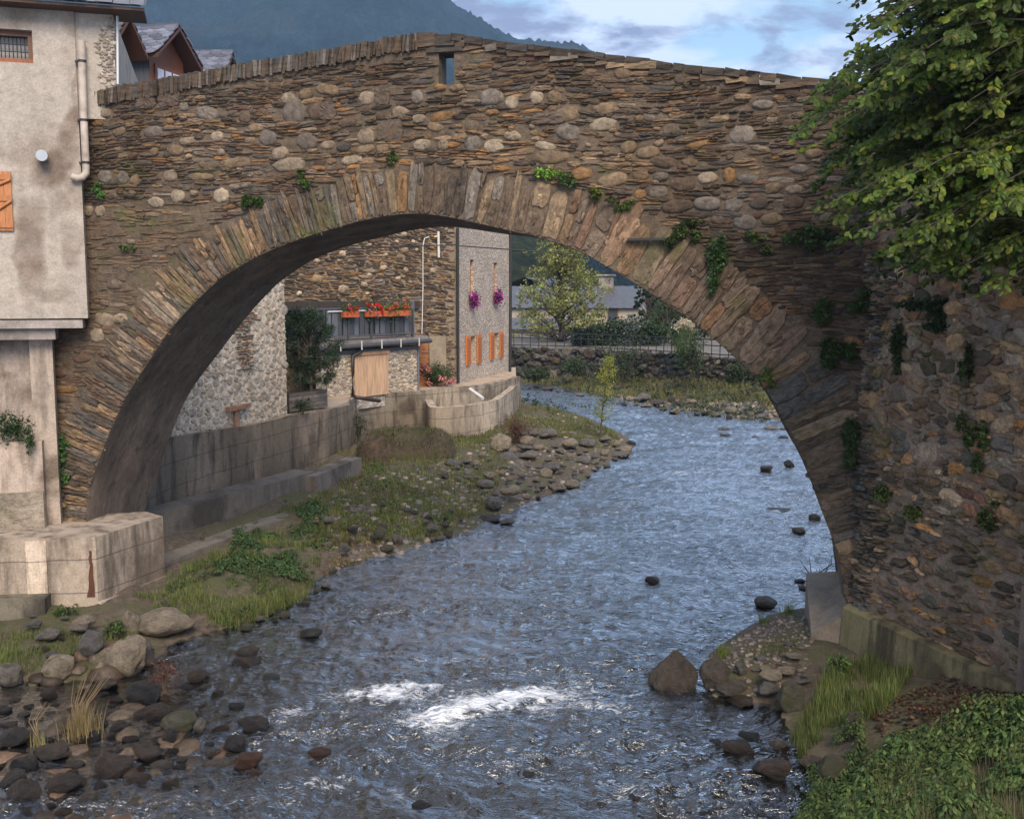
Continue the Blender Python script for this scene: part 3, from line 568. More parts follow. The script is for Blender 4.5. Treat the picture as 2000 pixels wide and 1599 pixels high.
wm = rng.uniform(size=len(A)) < warm*.75; col[wm] = palette(A[wm, 0], A[wm, 1], rng, dict(t=4, o=3, b=2, w=2))
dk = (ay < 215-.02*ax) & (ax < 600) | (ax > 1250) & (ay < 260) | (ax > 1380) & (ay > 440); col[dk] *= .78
lf = (ax < 420) & (ay > 395); col[lf] = col[lf]*.6+np.array([.16, .115, .08])*.5
col = (col*.8+np.array([.125, .093, .07])*.2)*np.array([.92, .86, .80]); fw = vn(A[:, 0]*1.2, A[:, 1]*1.2, 0, 50)[:, None]; col = col*(1+.28*fw)
p = rng.uniform(2.2, 5.5, len(A)); h = rng.uniform(.014, .045, len(A))*np.where(lf, .6, 1)
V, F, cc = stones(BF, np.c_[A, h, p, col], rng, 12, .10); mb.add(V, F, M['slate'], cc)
V, F, cc = stones(BF, allc, rng, 16, .045, ((1, -.3), (.93, .45), (.72, .85), (.38, 1.05))); mb.add(V, F, M['cobble'], cc, True)
sq = [(762, 256, 50, 42, .055), (747, 187, 30, 36, .05), (640, 217, 34, 34, .04), (1070, 232, 70, 22, .05), (330, 190, 44, 34, .04), (285, 197, 40, 28, .04)]
SQ = []
for x, y, w_, h_, pr in sq:
    s0, z0 = BF.hit(x, y); m_ = pix(BF.w(s0+1, z0))[0]-x; SQ.append((s0, z0, w_/2/m_, h_/2/m_, .03, .042, 5, .125, .095, .075))
V, F, cc = stones(BF, np.array(SQ), rng, 24, .02, ((1, -.3), (.95, .75), (.65, .9), (.35, .95))); mb.add(V, F, M['slate'], cc)
# dark lintel over the slit
c0, cz = (hs0+hs1)/2, hz1+.04
for k in range(3): box(mb, BF, c0-.34+.05*k, c0+.30-.03*k, cz+.07*k-.035, cz+.07*k+.03, -.2, .05-.015*k, M['slate'], (.07, .06, .05))
mb.build('masonry_face', bridge)
# arch ring of thin slabs set on edge -----------------------------------
mb = MB(); d_ = np.concatenate([[0], np.cumsum(np.hypot(*np.diff(FA, axis=0).T))]); t = .05; RS = []
while t < d_[-1]-.05:
    sC = np.interp(t, d_, FA[:, 0]); zC = np.interp(t, d_, FA[:, 1])
    wd = rng.uniform(.045, .15) if sC < -9 else (rng.uniform(.06, .20) if sC < -5.5 else rng.uniform(.10, .32))
    t2 = t+wd/2; sC = np.interp(t2, d_, FA[:, 0]); zC = np.interp(t2, d_, FA[:, 1])
    tg = np.array([np.interp(t2+.25, d_, FA[:, 0])-np.interp(t2-.25, d_, FA[:, 0]), np.interp(t2+.25, d_, FA[:, 1])-np.interp(t2-.25, d_, FA[:, 1])]); tg /= np.hypot(*tg)
    nn = np.array([-tg[1], tg[0]]); Lr = float(T_ring(sC))
    parts = [(0, 1)] if rng.uniform() < .62 else [(0, q := rng.uniform(.4, .65)), (q, 1)]
    tilt = rng.normal()*.05+(.10 if sC < -11 else 0)
    x_ = pix(BF.w(sC, zC))[0]
    for a0, a1 in parts:
        e = Lr*(rng.uniform(.80, 1.12) if a1 == 1 else a1); st_ = Lr*a0+(.0 if a0 else -.0)+.01
        mid = (st_+e)/2*1.0; cen = np.array([sC, zC])+nn*mid
        if x_ < 560: c_ = PA[PK.index(rng.choice(list('ssdgttbbw')))]*np.array([1.06, .98, .9])*rng.uniform(.75, 1.25)
        elif x_ < 800: c_ = PA[PK.index(rng.choice(list('sgtbbo')))]*rng.uniform(.7, 1.1)
        elif x_ < 1080: c_ = PA[PK.index(rng.choice(list('bbgdt')))]*rng.uniform(.8, 1.15)
        elif x_ < 1500: c_ = np.array([.20, .150, .112])*rng.uniform(.65, 1.15)+rng.normal(size=3)*.004+(np.array([.05, .0, -.02]) if rng.uniform() < .3 else 0)+np.array([.075, .03, 0])*max(0, 1-abs(x_-1390)/200)*rng.uniform(0, 1.3)
        else: c_ = PA[PK.index(rng.choice(list('bdtdbs')))]*rng.uniform(.8, 1.2)
        RS.append((cen[0], cen[1], (e-st_)/2, wd/2*(1.02 if a0 == 0 else .95), math.atan2(nn[1], nn[0])+tilt, rng.uniform(.025, .055) if x_ < 560 else rng.uniform(.03, .045), rng.uniform(3.5, 7), *np.clip(c_*.68+np.array([.135, .105, .08])*.32, .02, 1)))
    t += wd+.004
RS = np.array(RS); V, F, cc = stones(BF, RS, rng, 18, .05, ((1, -.6), (.93, .7), (.6, 1.))); mb.add(V, F, M['ring'], cc)
# second skin of splinters to break the slabs up
n = 500; kx = rng.integers(0, len(RS), n); q = RS[kx].copy(); q[:, 0] += rng.normal(size=n)*q[:, 2]*.35*np.cos(q[:, 4]); q[:, 1] += rng.normal(size=n)*q[:, 2]*.3*np.sin(q[:, 4])
q[:, 2] *= rng.uniform(.25, .6, n); q[:, 3] *= rng.uniform(.25, .5, n); q[:, 5] += rng.uniform(.0, .03, n); q[:, 4] += rng.normal(size=n)*.06; q[:, 7:] *= rng.uniform(.6, 1.6, (n, 1))
V, F, cc = stones(BF, q, rng, 10, .12); mb.add(V, F, M['ring'], cc); mb.build('arch_ring', bridge)
# soffit -----------------------------------------------------------------
mb = MB(); k = 24; t = np.linspace(0, 1, k)[:, None, None]
Fw = BF.w(FA[:, 0], FA[:, 1]-.0, .03); Bw = BB.w(BA[:, 0], BA[:, 1], 0)
G = Fw[None]*(1-t)+Bw[None]*t; nz = fbm(G[..., 0]*1.3, G[..., 1]*1.3+G[..., 2]*.8, 0, 44, 5)*.05*np.sin(np.linspace(0, pi, k))[:, None]
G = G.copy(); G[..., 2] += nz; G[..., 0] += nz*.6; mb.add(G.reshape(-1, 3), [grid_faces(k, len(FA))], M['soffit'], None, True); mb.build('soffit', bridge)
# back wall, deck and back parapet ----------------------------------------
mb = MB()
for a, b, f in ((S_L, bs0, None), (bs0, bs1, 1), (bs1, S_R, None)):
    s = span(a, b, 60 if f else 8); wallfan(mb, BB, s, barcz(s) if f else 0*s-.4, topz(s)-.55, M['slate'], nz=10, col=(.13, .10, .08))
s = span(S_L, S_R, 60); wallfan(mb, BB, s, topz(s)-1.1, topz(s)-.55, M['slate'], PT, 4, (.13, .10, .08))
D = np.stack([BF.w(s, topz(s)-.55, -WB), BF.w(s, topz(s)-.55, -WB+PT)], 1); mb.add(D.reshape(-1, 3), [grid_faces(60, 2)], M['mortar'], MC)
mb.build('back_wall', bridge)
mb = MB(); D = np.stack([BF.w(s, topz(s)-1.1, -PT), BF.w(s, topz(s)-1.1, -WB+PT)], 1); mb.add(D.reshape(-1, 3), [grid_faces(60, 2)], M['ground'], None); mb.build('deck', bridge)
# coping: slates on edge -----------------------------------------------------
def rockbox(mb, fr, s, z, a, b, d0, d1, ang, col, mat, rg):
    q = [(x, y, d) for x in (-a, a) for y in (-b, b) for d in (d0, d1)]
    V = []
    for x, y, d in q:
        x += rg.normal()*a*.12; y += rg.normal()*b*.07; V.append(fr.w(s+x*cos(ang)-y*sin(ang), z+x*sin(ang)+y*cos(ang), d+rg.normal()*.02))
    mb.add(np.array(V), [BOXF], mat, col)
mb = MB(); s = S_L
while s < S_R:
    x_ = float(pix(BF.w(s, topz(s)))[0]); left = x_ < 815
    wd = rng.uniform(.025, .065) if left else rng.uniform(.10, .40); hh = rng.uniform(.25, .29) if left else rng.uniform(.08, .13)
    col = PA[PK.index(rng.choice(list('ddsbbbg' if left else 'ddbs')))]*.6+np.array([.09, .07, .055])*.4*rng.uniform(.6, 1.2)
    rockbox(mb, BF, s+wd/2, topz(s+wd/2)-hh/2+.0+rng.normal()*.008, wd/2, hh/2, .05+rng.uniform(0, .03), -PT-.04, (rng.normal()*.05-.08 if left else math.atan((float(topz(s+.3))-float(topz(s-.1)))/.4)+rng.normal()*.02), col, M['slate'], rng)
    if not left:
        rockbox(mb, BF, s+wd*.6, topz(s+wd/2)-hh-.03, wd*.6, .05, .03+rng.uniform(0, .03), -PT, rng.normal()*.06, PA[PK.index(rng.choice(list('dbtbg')))]*1., M['slate'], rng)
    s += wd+.004
s = span(S_L, S_R, 60); D = np.stack([BF.w(s, topz(s)-.10, 0), BF.w(s, topz(s)-.06, -PT)], 1); mb.add(D.reshape(-1, 3), [grid_faces(60, 2)], M['mortar'], MC)
mb.build('coping', bridge)
# footing block under the right springing, iron bar
mb = MB(); fA = at_z(1583, 1255, .35)[:2]; fB = at_z(1578, 1172, 1.02)[:2]
FF = Frame(fA, RF+np.array([.05, -.1]))
pl = [fA, RF+np.array([.02, -.12]), BF.w(.1, 0, -WB)[:2], BF.w(-.62, 0, -WB)[:2]]
prism(mb, pl, -.5, [.55, .95, 1.0, .9], M['slab'], (.62, .57, .48)); mb.build('footing', bridge)
mb = MB(); s0, z0 = BF.hit(1228, 469); s1, z1 = BF.hit(1300, 470); box(mb, BF, s0, s1, z0-.02, z0+.02, .05, .16, M['iron']); mb.build('iron_bar', bridge)

# ------------------------------------------------------------------ wing wall on the right, turned towards the camera
WA = RF+np.array([.03, -.02]); Wd = at_z(1916, 1375, .5)[:2]-WA; WF = Frame(WA, WA+Wd); WL = 7.0
ww = thing('retaining_wall', 'dark mossy cobblestone retaining wall beside the right foot of the bridge, under the tree', 'wall', (*WA, 0))
mb = MB(); s = span(-.02, WL, 30); wallfan(mb, WF, s, 0*s+.2, 0*s+9.4, M['mortar'], nz=60, col=(.23, .175, .13), amp=.04)
box(mb, WF, 0, WL, .2, 9.4, -.6, -.05, M['mortar'], (.1, .08, .06))
Q = rubble(0, WL, 1.0, 9.3, rng, (.045, .23), (.28, .75), tries=11000); wx, wy = pix(WF.w(Q[:, 0], Q[:, 1]))
c1 = palette(Q[:, 0], Q[:, 1], rng, dict(g=2, b=5, t=2.4, d=2, s=1.2, w=.5, o=.5, r=1))*.8
Q[:, 4] *= .4; Q[:, 4] += np.where((wy < 900) & (wx > 1750), rng.normal(size=len(Q))*.2, 0)
flat_ = wy > 1020; Q[flat_, 3] *= .6; c1[flat_] = palette(Q[flat_, 0], Q[flat_, 1], rng, dict(b=4, t=1.5, d=3, o=.3, s=1))*.8
V, F, cc = stones(WF, np.c_[Q, rng.uniform(.025, .065, len(Q)), rng.uniform(2.0, 4, len(Q)), c1*np.array([1.8, 1.62, 1.42])], rng, 11, .14, ((1, -.25), (.88, .6), (.5, 1))); mb.add(V, F, M['mossy'], cc)
A2 = courses(0, .9, 1.0, 9.2, rng, (.03, .10), (.12, .4)); A2 = A2[A2[:, 0] < .5+.35*vn(A2[:, 1]*1.3, 0, 0, 2)]
V, F, cc = stones(WF, np.c_[A2, rng.uniform(.05, .12, len(A2)), rng.uniform(2.5, 5, len(A2)), palette(A2[:, 0], A2[:, 1], rng, dict(d=4, b=4, t=1, s=2))*1.4], rng, 11, .1); mb.add(V, F, M['mossy'], cc)
mb.build('masonry_face', ww)
mb = MB(); s = span(0, WL, 30); G = []
for ss in s: G.append([WF.w(ss, z, d) for z, d in ((-.2, .26), (1.0+.02*ss, .20), (1.06, .12), (1.08, -.05))])
mb.add(np.array(G).reshape(-1, 3), [grid_faces(30, 4)], M['concrete_dark'], (1.25, 1.2, .72)); mb.add([WF.w(0, -.2, .26), WF.w(0, 1.0, .20), WF.w(0, 1.06, -.05), WF.w(0, -.2, -.05)], [[0, 1, 2, 3]], M['concrete_dark']); mb.build('concrete_plinth', ww)
# plastered pier closing the wing wall
sp, _ = WF.hit(1990, 1200, .24)
mb = MB(); box(mb, WF, sp, sp+.9, .2, WF.hit(1988, 1128)[1], -.1, .22, M['plaster2'], (.5, .43, .37)); tag(mb.build('plastered_pier'), 'pale plastered pier at the far right edge of the cobblestone wall', 'pier')

# ------------------------------------------------------------------ plastered house at the left
HA = BF.w(BF.hit(169, 560, .25)[0], 0, .25)[:2]; aH = R(16)
HF = Frame(HA-np.array([cos(aH), sin(aH)])*8, HA); HE = 8.0
house = thing('plastered_house', 'beige stained plaster house with slate eaves rising beside the left end of the bridge', 'house', (*HA, 0))
mb = MB(); zs = HF.hit(80, 622)[1]; ze = HF.hit(150, 22)[1]
ws, wz1 = HF.hit(62, 60); _, wz0 = HF.hit(62, 124); w0 = HF.hit(-60, 100)[0]
def wall_open(mb, fr, s0, s1, z0, z1, op, d0, d1, mat, col=None):
    a, b, c, d = op
    for q in ((s0, a, z0, z1), (b, s1, z0, z1), (a, b, z0, c), (a, b, d, z1)): box(mb, fr, *q, d0, d1, mat, col)
wall_open(mb, HF, 0, HE, zs, ze, (w0, ws, wz0, wz1), -.45, 0, M['plaster'])
sR = HF.hit(227, 100, -.4)[0]; zb = HF.hit(200, 200)[1]-.3
box(mb, HF, HE, sR, zb, ze, -.6, -.03, M['plaster']); box(mb, HF, 0, sR, zs, ze, -7, -.46, M['plaster'])
mb.build('wall', house)
# weathered skin of the front with damp stains, darker under the eaves
gs, gz_ = np.meshgrid(np.linspace(0, HE, 260), np.linspace(zs, ze, 240)); qx, qy = pix(HF.w(gs, gz_))
def sblob(cx, cy, rx, ry, rot=0):
    dx_, dy_ = qx-cx+14*vn(gs*3, gz_*3, 0, 5), qy-cy+14*vn(gs*3, gz_*3, 0, 6); c_, s_ = cos(rot), sin(rot); return np.clip(1.6*(1-((dx_*c_+dy_*s_)/rx)**2-((-dx_*s_+dy_*c_)/ry)**2), 0, 1)
st = np.maximum.reduce([sblob(125, 300, 50, 34, -.5), sblob(98, 330, 40, 44), sblob(60, 490, 32, 110), sblob(140, 250, 26, 40, .3), sblob(140, 480, 22, 60)*.6, sblob(85, 570, 60, 22)*.6, sblob(152, 200, 10, 130)*.7, sblob(110, 400, 30, 26)*.5, np.clip((60-qy)/40, 0, 1)*.5, sblob(150, 40, 40, 34)*.6])
st = st*(.75+.25*fbm(gs*4, gz_*4, 0, 7)); lt = np.clip(vn(gs*1.3, gz_*1.1, 0, 12), 0, 1)[..., None]*.12
skc = (1+lt)*(1-st[..., None]*(1-np.array([.50, .43, .38]))); F = grid_faces(240, 260); fc = F.mean(1).astype(int); cs, cz_ = gs.ravel()[F].mean(1), gz_.ravel()[F].mean(1); F = F[~((cs > w0) & (cs < ws) & (cz_ > wz0) & (cz_ < wz1))]
mb = MB(); mb.add(HF.w(gs, gz_, .014+.008*fbm(gs*5, gz_*5, 0, 9)).reshape(-1, 3), [F], M['plaster'], skc.reshape(-1, 3), True)
# quoin rubble on the corner
Q = rubble(HE+.12, sR, zb+.1, ze-.1, rng, (.03, .07), (.4, .8), tries=1500, fill=1.0); Q = Q[(Q[:, 0] > sR-.22-.1*vn(Q[:, 1]*2, 0, 0, 5))]
V, F, cc = stones(HF, np.c_[Q, 0*Q[:, 0]+.02, 0*Q[:, 0]+2.4, np.tile((.42, .36, .30), (len(Q), 1))*rng.uniform(.6, 1.15, (len(Q), 1))], rng, 9); V = V+np.array([*(HF.N*-.025), 0]); mb.add(V, F, M['cobble'], cc); mb.build('plaster_skin', house)
# window
mb = MB(); f = .09
wd_ = MB(); box(wd_, HF, w0, ws, wz0, wz0+f, -.22, -.10, M['wood_brown'], (2, 1.6, 1.2)); box(wd_, HF, w0, ws, wz1-f, wz1, -.22, -.10, M['wood_brown']); box(wd_, HF, ws-f, ws, wz0+f, wz1-f, -.22, -.10, M['wood_brown']); box(wd_, HF, w0, w0+f, wz0+f, wz1-f, -.22, -.10, M['wood_brown'])
fo = wd_.build('window_frame', house)
mb = MB(); box(mb, HF, w0+f, ws-f, wz0+f, wz1-f, -.30, -.28, M['curtain']); cu = mb.build('curtain', None); cu.parent = fo; cu.location = -np.array(house.location)
mb = MB()
for k in range(14):
    xx = w0+f+(ws-w0-2*f)*k/13; tube(mb, [HF.w(xx, wz0+f, -.18), HF.w(xx, wz1-f, -.18)], .010, M['iron'], 5)
for k in (.33, .66): tube(mb, [HF.w(w0+f, wz0+f+(wz1-wz0-2*f)*k, -.18), HF.w(ws-f, wz0+f+(wz1-wz0-2*f)*k, -.18)], .010, M['iron'], 5)
gr = mb.build('window_grille', None); gr.parent = fo; gr.location = -np.array(house.location)
# shutter
s1, z1 = HF.hit(22, 336); s0, z0 = HF.hit(-45, 450); mb = MB()
for k in range(5): box(mb, HF, s0+(s1-s0)*k/5, s0+(s1-s0)*(k+1)/5-.006, z0, z1, .03, .065, M['wood_orange'])
for zz in (z0+.05, (z0+z1)/2, z1-.15): box(mb, HF, s0, s1, zz, zz+.1, .067, .09, M['wood_orange'], (.9, .85, .8))
v = [HF.w(s0, z0+.1, .08), HF.w(s1-.02, (z0+z1)/2, .08)]; tube(mb, v, .035, M['wood_orange'], 4); tube(mb, [HF.w(s0, (z0+z1)/2+.1, .08), HF.w(s1-.02, z1-.15, .08)], .035, M['wood_orange'], 4)
mb.build('shutter', house)
# slate roof and eaves
mb = MB(); e0 = HF.w(-1, ze+.02, .55); ex = HF.hit(288, 30, .3)[0]; rng2 = np.random.default_rng(3); zf = HF.hit(150, 21, .5)[1]; ze2 = zf
rise = .75
box(mb, HF, -1, ex-.05, ze-.02, ze+.03, -.5, .42, M['wood_brown'], (.5, .5, .5)); mb.build('soffit_board', house)
mb = MB()
for row in range(9):
    d = .5-row*.30; z = ze+.06+row*.30*rise; s = -1+.1*rng2.uniform()
    lim = ex-.0-row*.30*.55
    while s < lim:
        wd = rng2.uniform(.16, .34); e = min(s+wd, lim); t_ = rng2.uniform(.015, .03); j = rng2.normal()*.02
        cvec = (1, 1, 1) if rng2.uniform() > .12 else (2.4, 1.5, 1.1); cvec = np.array(cvec)*rng2.uniform(.7, 1.5)
        V = [HF.w(x, z+yy*rise+tt, d-yy+j) for x in (s, e-.01) for yy in (0, .36) for tt in (0, t_)]; mb.add(V, [BOXF], M['roofslate'], cvec); s += wd
mb.build('roof', house)
mb = MB(); V = [HF.w(-1, ze+.05, .42), HF.w(ex-.1, ze+.05, .42), HF.w(ex-1.8, ze+2.6, -3.2), HF.w(-1, ze+2.6, -3.2)]; mb.add(V, [[0, 1, 2, 3]], M['roofslate']); mb.build('roof_deck', house)
# downpipe, vent, corner pipe
def pipe(px_list, d, r, mat, name, parent=None, fr=HF, label=None, cat=None):
    P_ = []
    for x, y in px_list: s_, z_ = fr.hit(x, y, d); P_.append(fr.w(s_, z_, d))
    P_ = np.array(P_); mb = MB(); tube(mb, P_, r, mat, 10); o = mb.build(name, parent)
    return tag(o, label, cat) if label else o
pipe([(159, 80), (161, 160), (165, 260), (168, 325), (168, 338), (162, 346), (150, 348), (140, 344)], .10, .068, M['pipe'], 'downpipe', house)
pipe([(229, 32), (230, 165)], -.02, .022, M['white'], 'corner_pipe', house)
s_, z_ = HF.hit(84, 306); mb = MB(); tube(mb, [HF.w(s_, z_, -.05), HF.w(s_, z_-.01, .16)], .085, M['iron'], 16); tube(mb, [HF.w(s_+.02, z_-.01, .15), HF.w(s_+.02, z_-.015, .30)], .10, M['steel'], 18); mb.build('vent_pipe', house)
mb = MB(); s_, z_ = HF.hit(119, 436); tube(mb, [HF.w(s_, z_, -.03), HF.w(s_, z_, .008)], .05, M['dark'], 12); mb.build('pipe_hole_disc', house)  # shade inside the hole put in as a near-black disc
for px_b, py_b in ((160, 120), (164, 235), (168, 318)):
    s_, z_ = HF.hit(px_b, py_b, .10); mb = MB(); tube(mb, [HF.w(s_, z_-.02, .10), HF.w(s_, z_+.02, .10)], .078, M['iron'], 10); box(mb, HF, s_-.12, s_-.06, z_-.015, z_+.015, 0, .1, M['iron']); mb.build('pipe_bracket', house)
# slab, beam, column, lower walls
mb = MB(); zl = HF.hit(80, 641)[1]; box(mb, HF, 0, HF.hit(162, 630)[0], zl, zs-.03, -.5, .06, M['slab']); b0 = HF.hit(66, 650)[0]; b1 = HF.hit(107, 650)[0]
box(mb, HF, 0, b1, zl-.21, zl-.003, -.5, -.05, M['slab'], (.8, .8, .8)); mb.build('floor_slab', house)
mb = MB(); CFr = HF; c0 = HF.hit(58, 700, -.35)[0]; c1 = HF.hit(103, 700, -.35)[0]; zw = HF.hit(40, 862, -.3)[1]
box(mb, HF, c0, c1, .2, zl-.2, -.6, -.35, M['plaster2'], (1.0, .97, .93)); mb.build('column', house)
mb = MB(); box(mb, HF, -2, c0+.02, .2, zl-.2, -.9, -.55, M['plaster2'], (.85, .82, .8)); mb.build('ground_floor_wall', house)
mb = MB(); zc_ = HF.hit(30, 862, -.2)[1]; box(mb, HF, -2, HF.hit(86, 950, -.12)[0], .2, zc_, -.54, -.12, M['plaster2'], (1.1, 1.05, 1.0)); box(mb, HF, -2, HF.hit(84, 950, -.07)[0], .2, zc_-.95, -.11, -.05, M['mortar'], (.30, .26, .21)); mb.build('lower_wall', house)

# concrete river wall in front of the left abutment
ct = 1.62
a_ = at_z(-260, 1062, ct); b_ = at_z(186, 1049, ct); c_ = at_z(318, 1008, ct)
cw = thing('concrete_river_wall', 'pale board-marked concrete corner wall with rust streak below the left abutment', 'wall', (b_[0], b_[1], 0))
mb = MB(); bk = np.array([c_[0]-1.2, c_[1]+2.0]); poly = [a_[:2], b_[:2], c_[:2], c_[:2]+np.array([-.5, .45]), BF.w(-14.6, 0, -.5)[:2], a_[:2]+np.array([0, 2.6])]
prism(mb, poly, -.6, ct, M['concrete'], (.88, .85, .82)); mb.build('wall_body', cw)
CF = Frame(b_, c_); CG = Frame(a_, b_)
mb = MB(); box(mb, CF, 0, CF.len, -.6, .42, -.2, .07, M['concrete'], (1.1, 1.08, 1.05)); box(mb, CG, 0, CG.len+.08, -.6, .32, -.2, .07, M['concrete'], (.95, .9, .86)); mb.build('wall_footing', cw)
mb = MB(); s0 = CG.hit(52, 1100)[0]; s1 = CG.hit(92, 1100)[0]; box(mb, CG, s0, s1, .3, ct-.04, -.02, .028, M['concrete'], (1.4, 1.35, 1.3)); mb.build('pale_pilaster', cw)
mb = MB(); s0, z0 = CG.hit(176, 1075); s1, z1 = CG.hit(186, 1165); kz = np.linspace(z0, z1, 14); wl_ = .012+.05*np.linspace(0, 1, 14)**1.5; jl = .018*vn(kz*9, 0, 0, 3); V = np.concatenate([CG.w(s0+jl-wl_*1.3, kz, .012), CG.w(s0+.02+jl*.5+wl_*.6, kz, .012)]); mb.add(V, [grid_faces(2, 14)], M['rust']); mb.build('rust_streak', cw)
mb = MB(); fo_ = Frame(at_z(-250, 1215, .3), at_z(92, 1200, .3)); box(mb, fo_, 0, fo_.len, -.5, .62, -.4, .1, M['concrete_dark'], (1, 1, .9)); tag(mb.build('low_concrete_kerb'), 'low dark concrete block with ochre moss at the foot of the pale corner wall', 'concrete block')
# concrete ledges behind
def ledge(name, label, pts, z, zb, w_, mat, col=None):
    P_ = [at_z(x, y, z) for x, y in pts]; mb = MB(); n = len(P_)
    P_ = np.array(P_)[:, :2]; T = np.gradient(P_, axis=0); T /= np.hypot(*T.T)[:, None]; Nn = np.c_[T[:, 1], -T[:, 0]]; Bk = P_-Nn*w_
    for i in range(n-1):
        poly = [P_[i], P_[i+1], Bk[i+1], Bk[i]]
        V = np.concatenate([np.c_[poly, [zb]*4], np.c_[poly, [z]*4]]); mb.add(V, [[0, 1, 5, 4], [4, 5, 6, 7], [2, 3, 7, 6]]+([[3, 0, 4, 7]] if i == 0 else [])+([[1, 2, 6, 5]] if i == n-2 else []), mat, col)
    return tag(mb.build(name), label, 'concrete ledge')
ledge('concrete_ledge', 'upper long grey concrete ledge running back beneath the dark river wall', [(296, 1008), (360, 990), (460, 962), (560, 936), (618, 919)], 1.0, -.3, .75, M['ledge'], (.62, .6, .56))
ledge('concrete_ledge', 'stretch of dark concrete ledge beyond the grassy gap, farthest along the river wall', [(618, 930), (665, 909), (706, 893)], .95, -.3, .5, M['ledge'], (.8, .75, .7))
ledge('concrete_ledge', 'lowest dark concrete ledge at the edge of the green bank', [(300, 1108), (400, 1068), (500, 1030), (570, 1008), (640, 986)], .5, -.3, .5, M['ledge'], (.7, .68, .62))

# ------------------------------------------------------------------ river wall and terrace beyond the bridge
def yat(px, Y, z): return at_py(px, Y, z)[:2]
w1_ = [yat(px, Y, 2) for px, Y in [(335, 25.2), (400, 26.8), (480, 28.7), (560, 31.0), (640, 34.0), (690, 37.2)]]; w1z = [2.62, 2.58, 2.47, 2.38, 2.31, 2.28, 2.17, 1.97]
w2_ = [at_z(x, y, 2.0)[:2] for x, y in [(700, 773), (760, 767), (840, 762), (905, 757), (950, 751), (990, 742), (1018, 735)]]
def wall_strip(mb, P_, z, zb, th, mat, col=None, top=None, sub=10):
    P_ = np.array(P_); Q_ = resample(P_, sub*len(P_), 4); dP = np.r_[0, np.cumsum(np.hypot(*np.diff(P_, axis=0).T))]; z = np.interp(np.linspace(0, dP[-1], len(Q_)), dP, z+0*dP); T = np.gradient(Q_, axis=0); T /= np.hypot(*T.T)[:, None]; Nn = np.c_[T[:, 1], -T[:, 0]]; n = len(Q_); B_ = Q_-Nn*th
    zz = z+.025*fbm(Q_[:, 0], Q_[:, 1], 0, 3); lv = np.linspace(zb, 1, 8); G = []
    for k in range(8):
        zk = zb+(zz-zb)*k/7; o_ = .03*fbm(Q_[:, 0]*1.5+Q_[:, 1], zk*1.5, 0, 8); G.append(np.c_[Q_+Nn*o_[:, None], zk])
    sn = np.clip(.5+1.5*fbm(Q_[:, 0]*.5+Q_[:, 1]*.5, 0*Q_[:, 0], 0, 61, 3), 0, 1)[None]*np.linspace(1, .55, 8)[:, None]; cl_ = (np.array(col if col is not None else (1, 1, 1))*(1-.62*sn[..., None])).reshape(-1, 3)
    mb.add(np.array(G).reshape(-1, 3), [grid_faces(8, n)], mat, cl_, True)
    mb.add(np.concatenate([np.c_[Q_, zz], np.c_[B_, zz]]), [grid_faces(2, n)], top or mat, col)
    mb.add(np.concatenate([np.c_[B_, zz], np.c_[B_, zz*0+zb]]), [grid_faces(2, n)], mat, col)
rw = thing('river_wall', 'long stained concrete river wall under the stone houses beyond the arch', 'wall', (*w1_[3], 0))
mb = MB(); near_ = [yat(240, 22.2, 2), yat(288, 23.6, 2)]+w1_
wall_strip(mb, near_, np.array(w1z), -.5, .45, M['concrete'], (.60, .54, .47)); mb.build('near_wall', rw)
mb = MB(); wall_strip(mb, [w1_[-1]+np.array([-.4, -.1])]+w2_, 2.0, -.5, .35, M['concrete'], (.82, .80, .74)); mb.build('far_wall', rw)
bay = [at_z(838, 796, 1.66)[:2], at_z(880, 795, 1.66)[:2], at_z(930, 790, 1.66)[:2], at_z(972, 781, 1.66)[:2]]
mb = MB(); wall_strip(mb, [w2_[2]+np.array([-.2, -.3])]+bay+[bay[-1]+np.array([.35, 2.5]), w2_[-1]+np.array([-.15, -.5])], 1.66, -.5, .3, M['concrete'], (1.12, 1.08, 1.0)); tag(mb.build('concrete_bay'), 'curved pale concrete bay standing out from the river wall below the pebbled house', 'wall')
mb = MB(); tp = near_+w2_; far_ = [(3, 60), (-30, 64), (-34, 22)]
poly = [np.array(q)+np.array([-.2, .1]) for q in tp]+[np.array(q) for q in far_]
prism(mb, poly[:8]+[np.array([-7, 46]), np.array([-34, 46]), np.array([-34, 22])], -.3, 2.1, M['terrace']); prism(mb, [w1_[-1]+np.array([-.6, .1])]+[q+np.array([-.25, .1]) for q in w2_]+[np.array([.2, 57]), np.array([-30, 62]), np.array([-30, 45]), np.array([-9, 38.9])], -.3, 1.95, M['terrace'])
tag(mb.build('path'), kind='structure')
# ------------------------------------------------------------------ house A: pale rubble gable beside the arch
AF = Frame(yat(300, 24.9, 2.2), yat(561, 31.5, 2.2))
hA = thing('rubble_house', 'house with a blind wall of pale rubble, left of the balcony, seen through the arch', 'house', (*AF.w(4, 0)[:2], 1.6))
mb = MB(); HAZ = 9.5; box(mb, AF, -1.6, AF.len, 1.4, HAZ, -6, 0, M['mortar'], (.62, .54, .45)); mb.build('wall', hA)
mb = MB(); Q = rubble(-1, AF.len-.05, 1.7, 8.2, rng, (.06, .21), (.45, .9), tries=7000, res=.03); c1 = palette(Q[:, 0], Q[:, 1], rng, dict(w=4, t=2.2, g=4, W=2, b=.6))*1.12
V, F, cc = stones(AF, np.c_[Q, rng.uniform(.012, .04, len(Q)), rng.uniform(2, 3.5, len(Q)), c1*.5+np.array([.42, .36, .29])*.6], rng, 9, .1, ((1, -.2), (.75, .9))); mb.add(V, F, M['far_stone'], cc); mb.build('rubble_facing', hA)
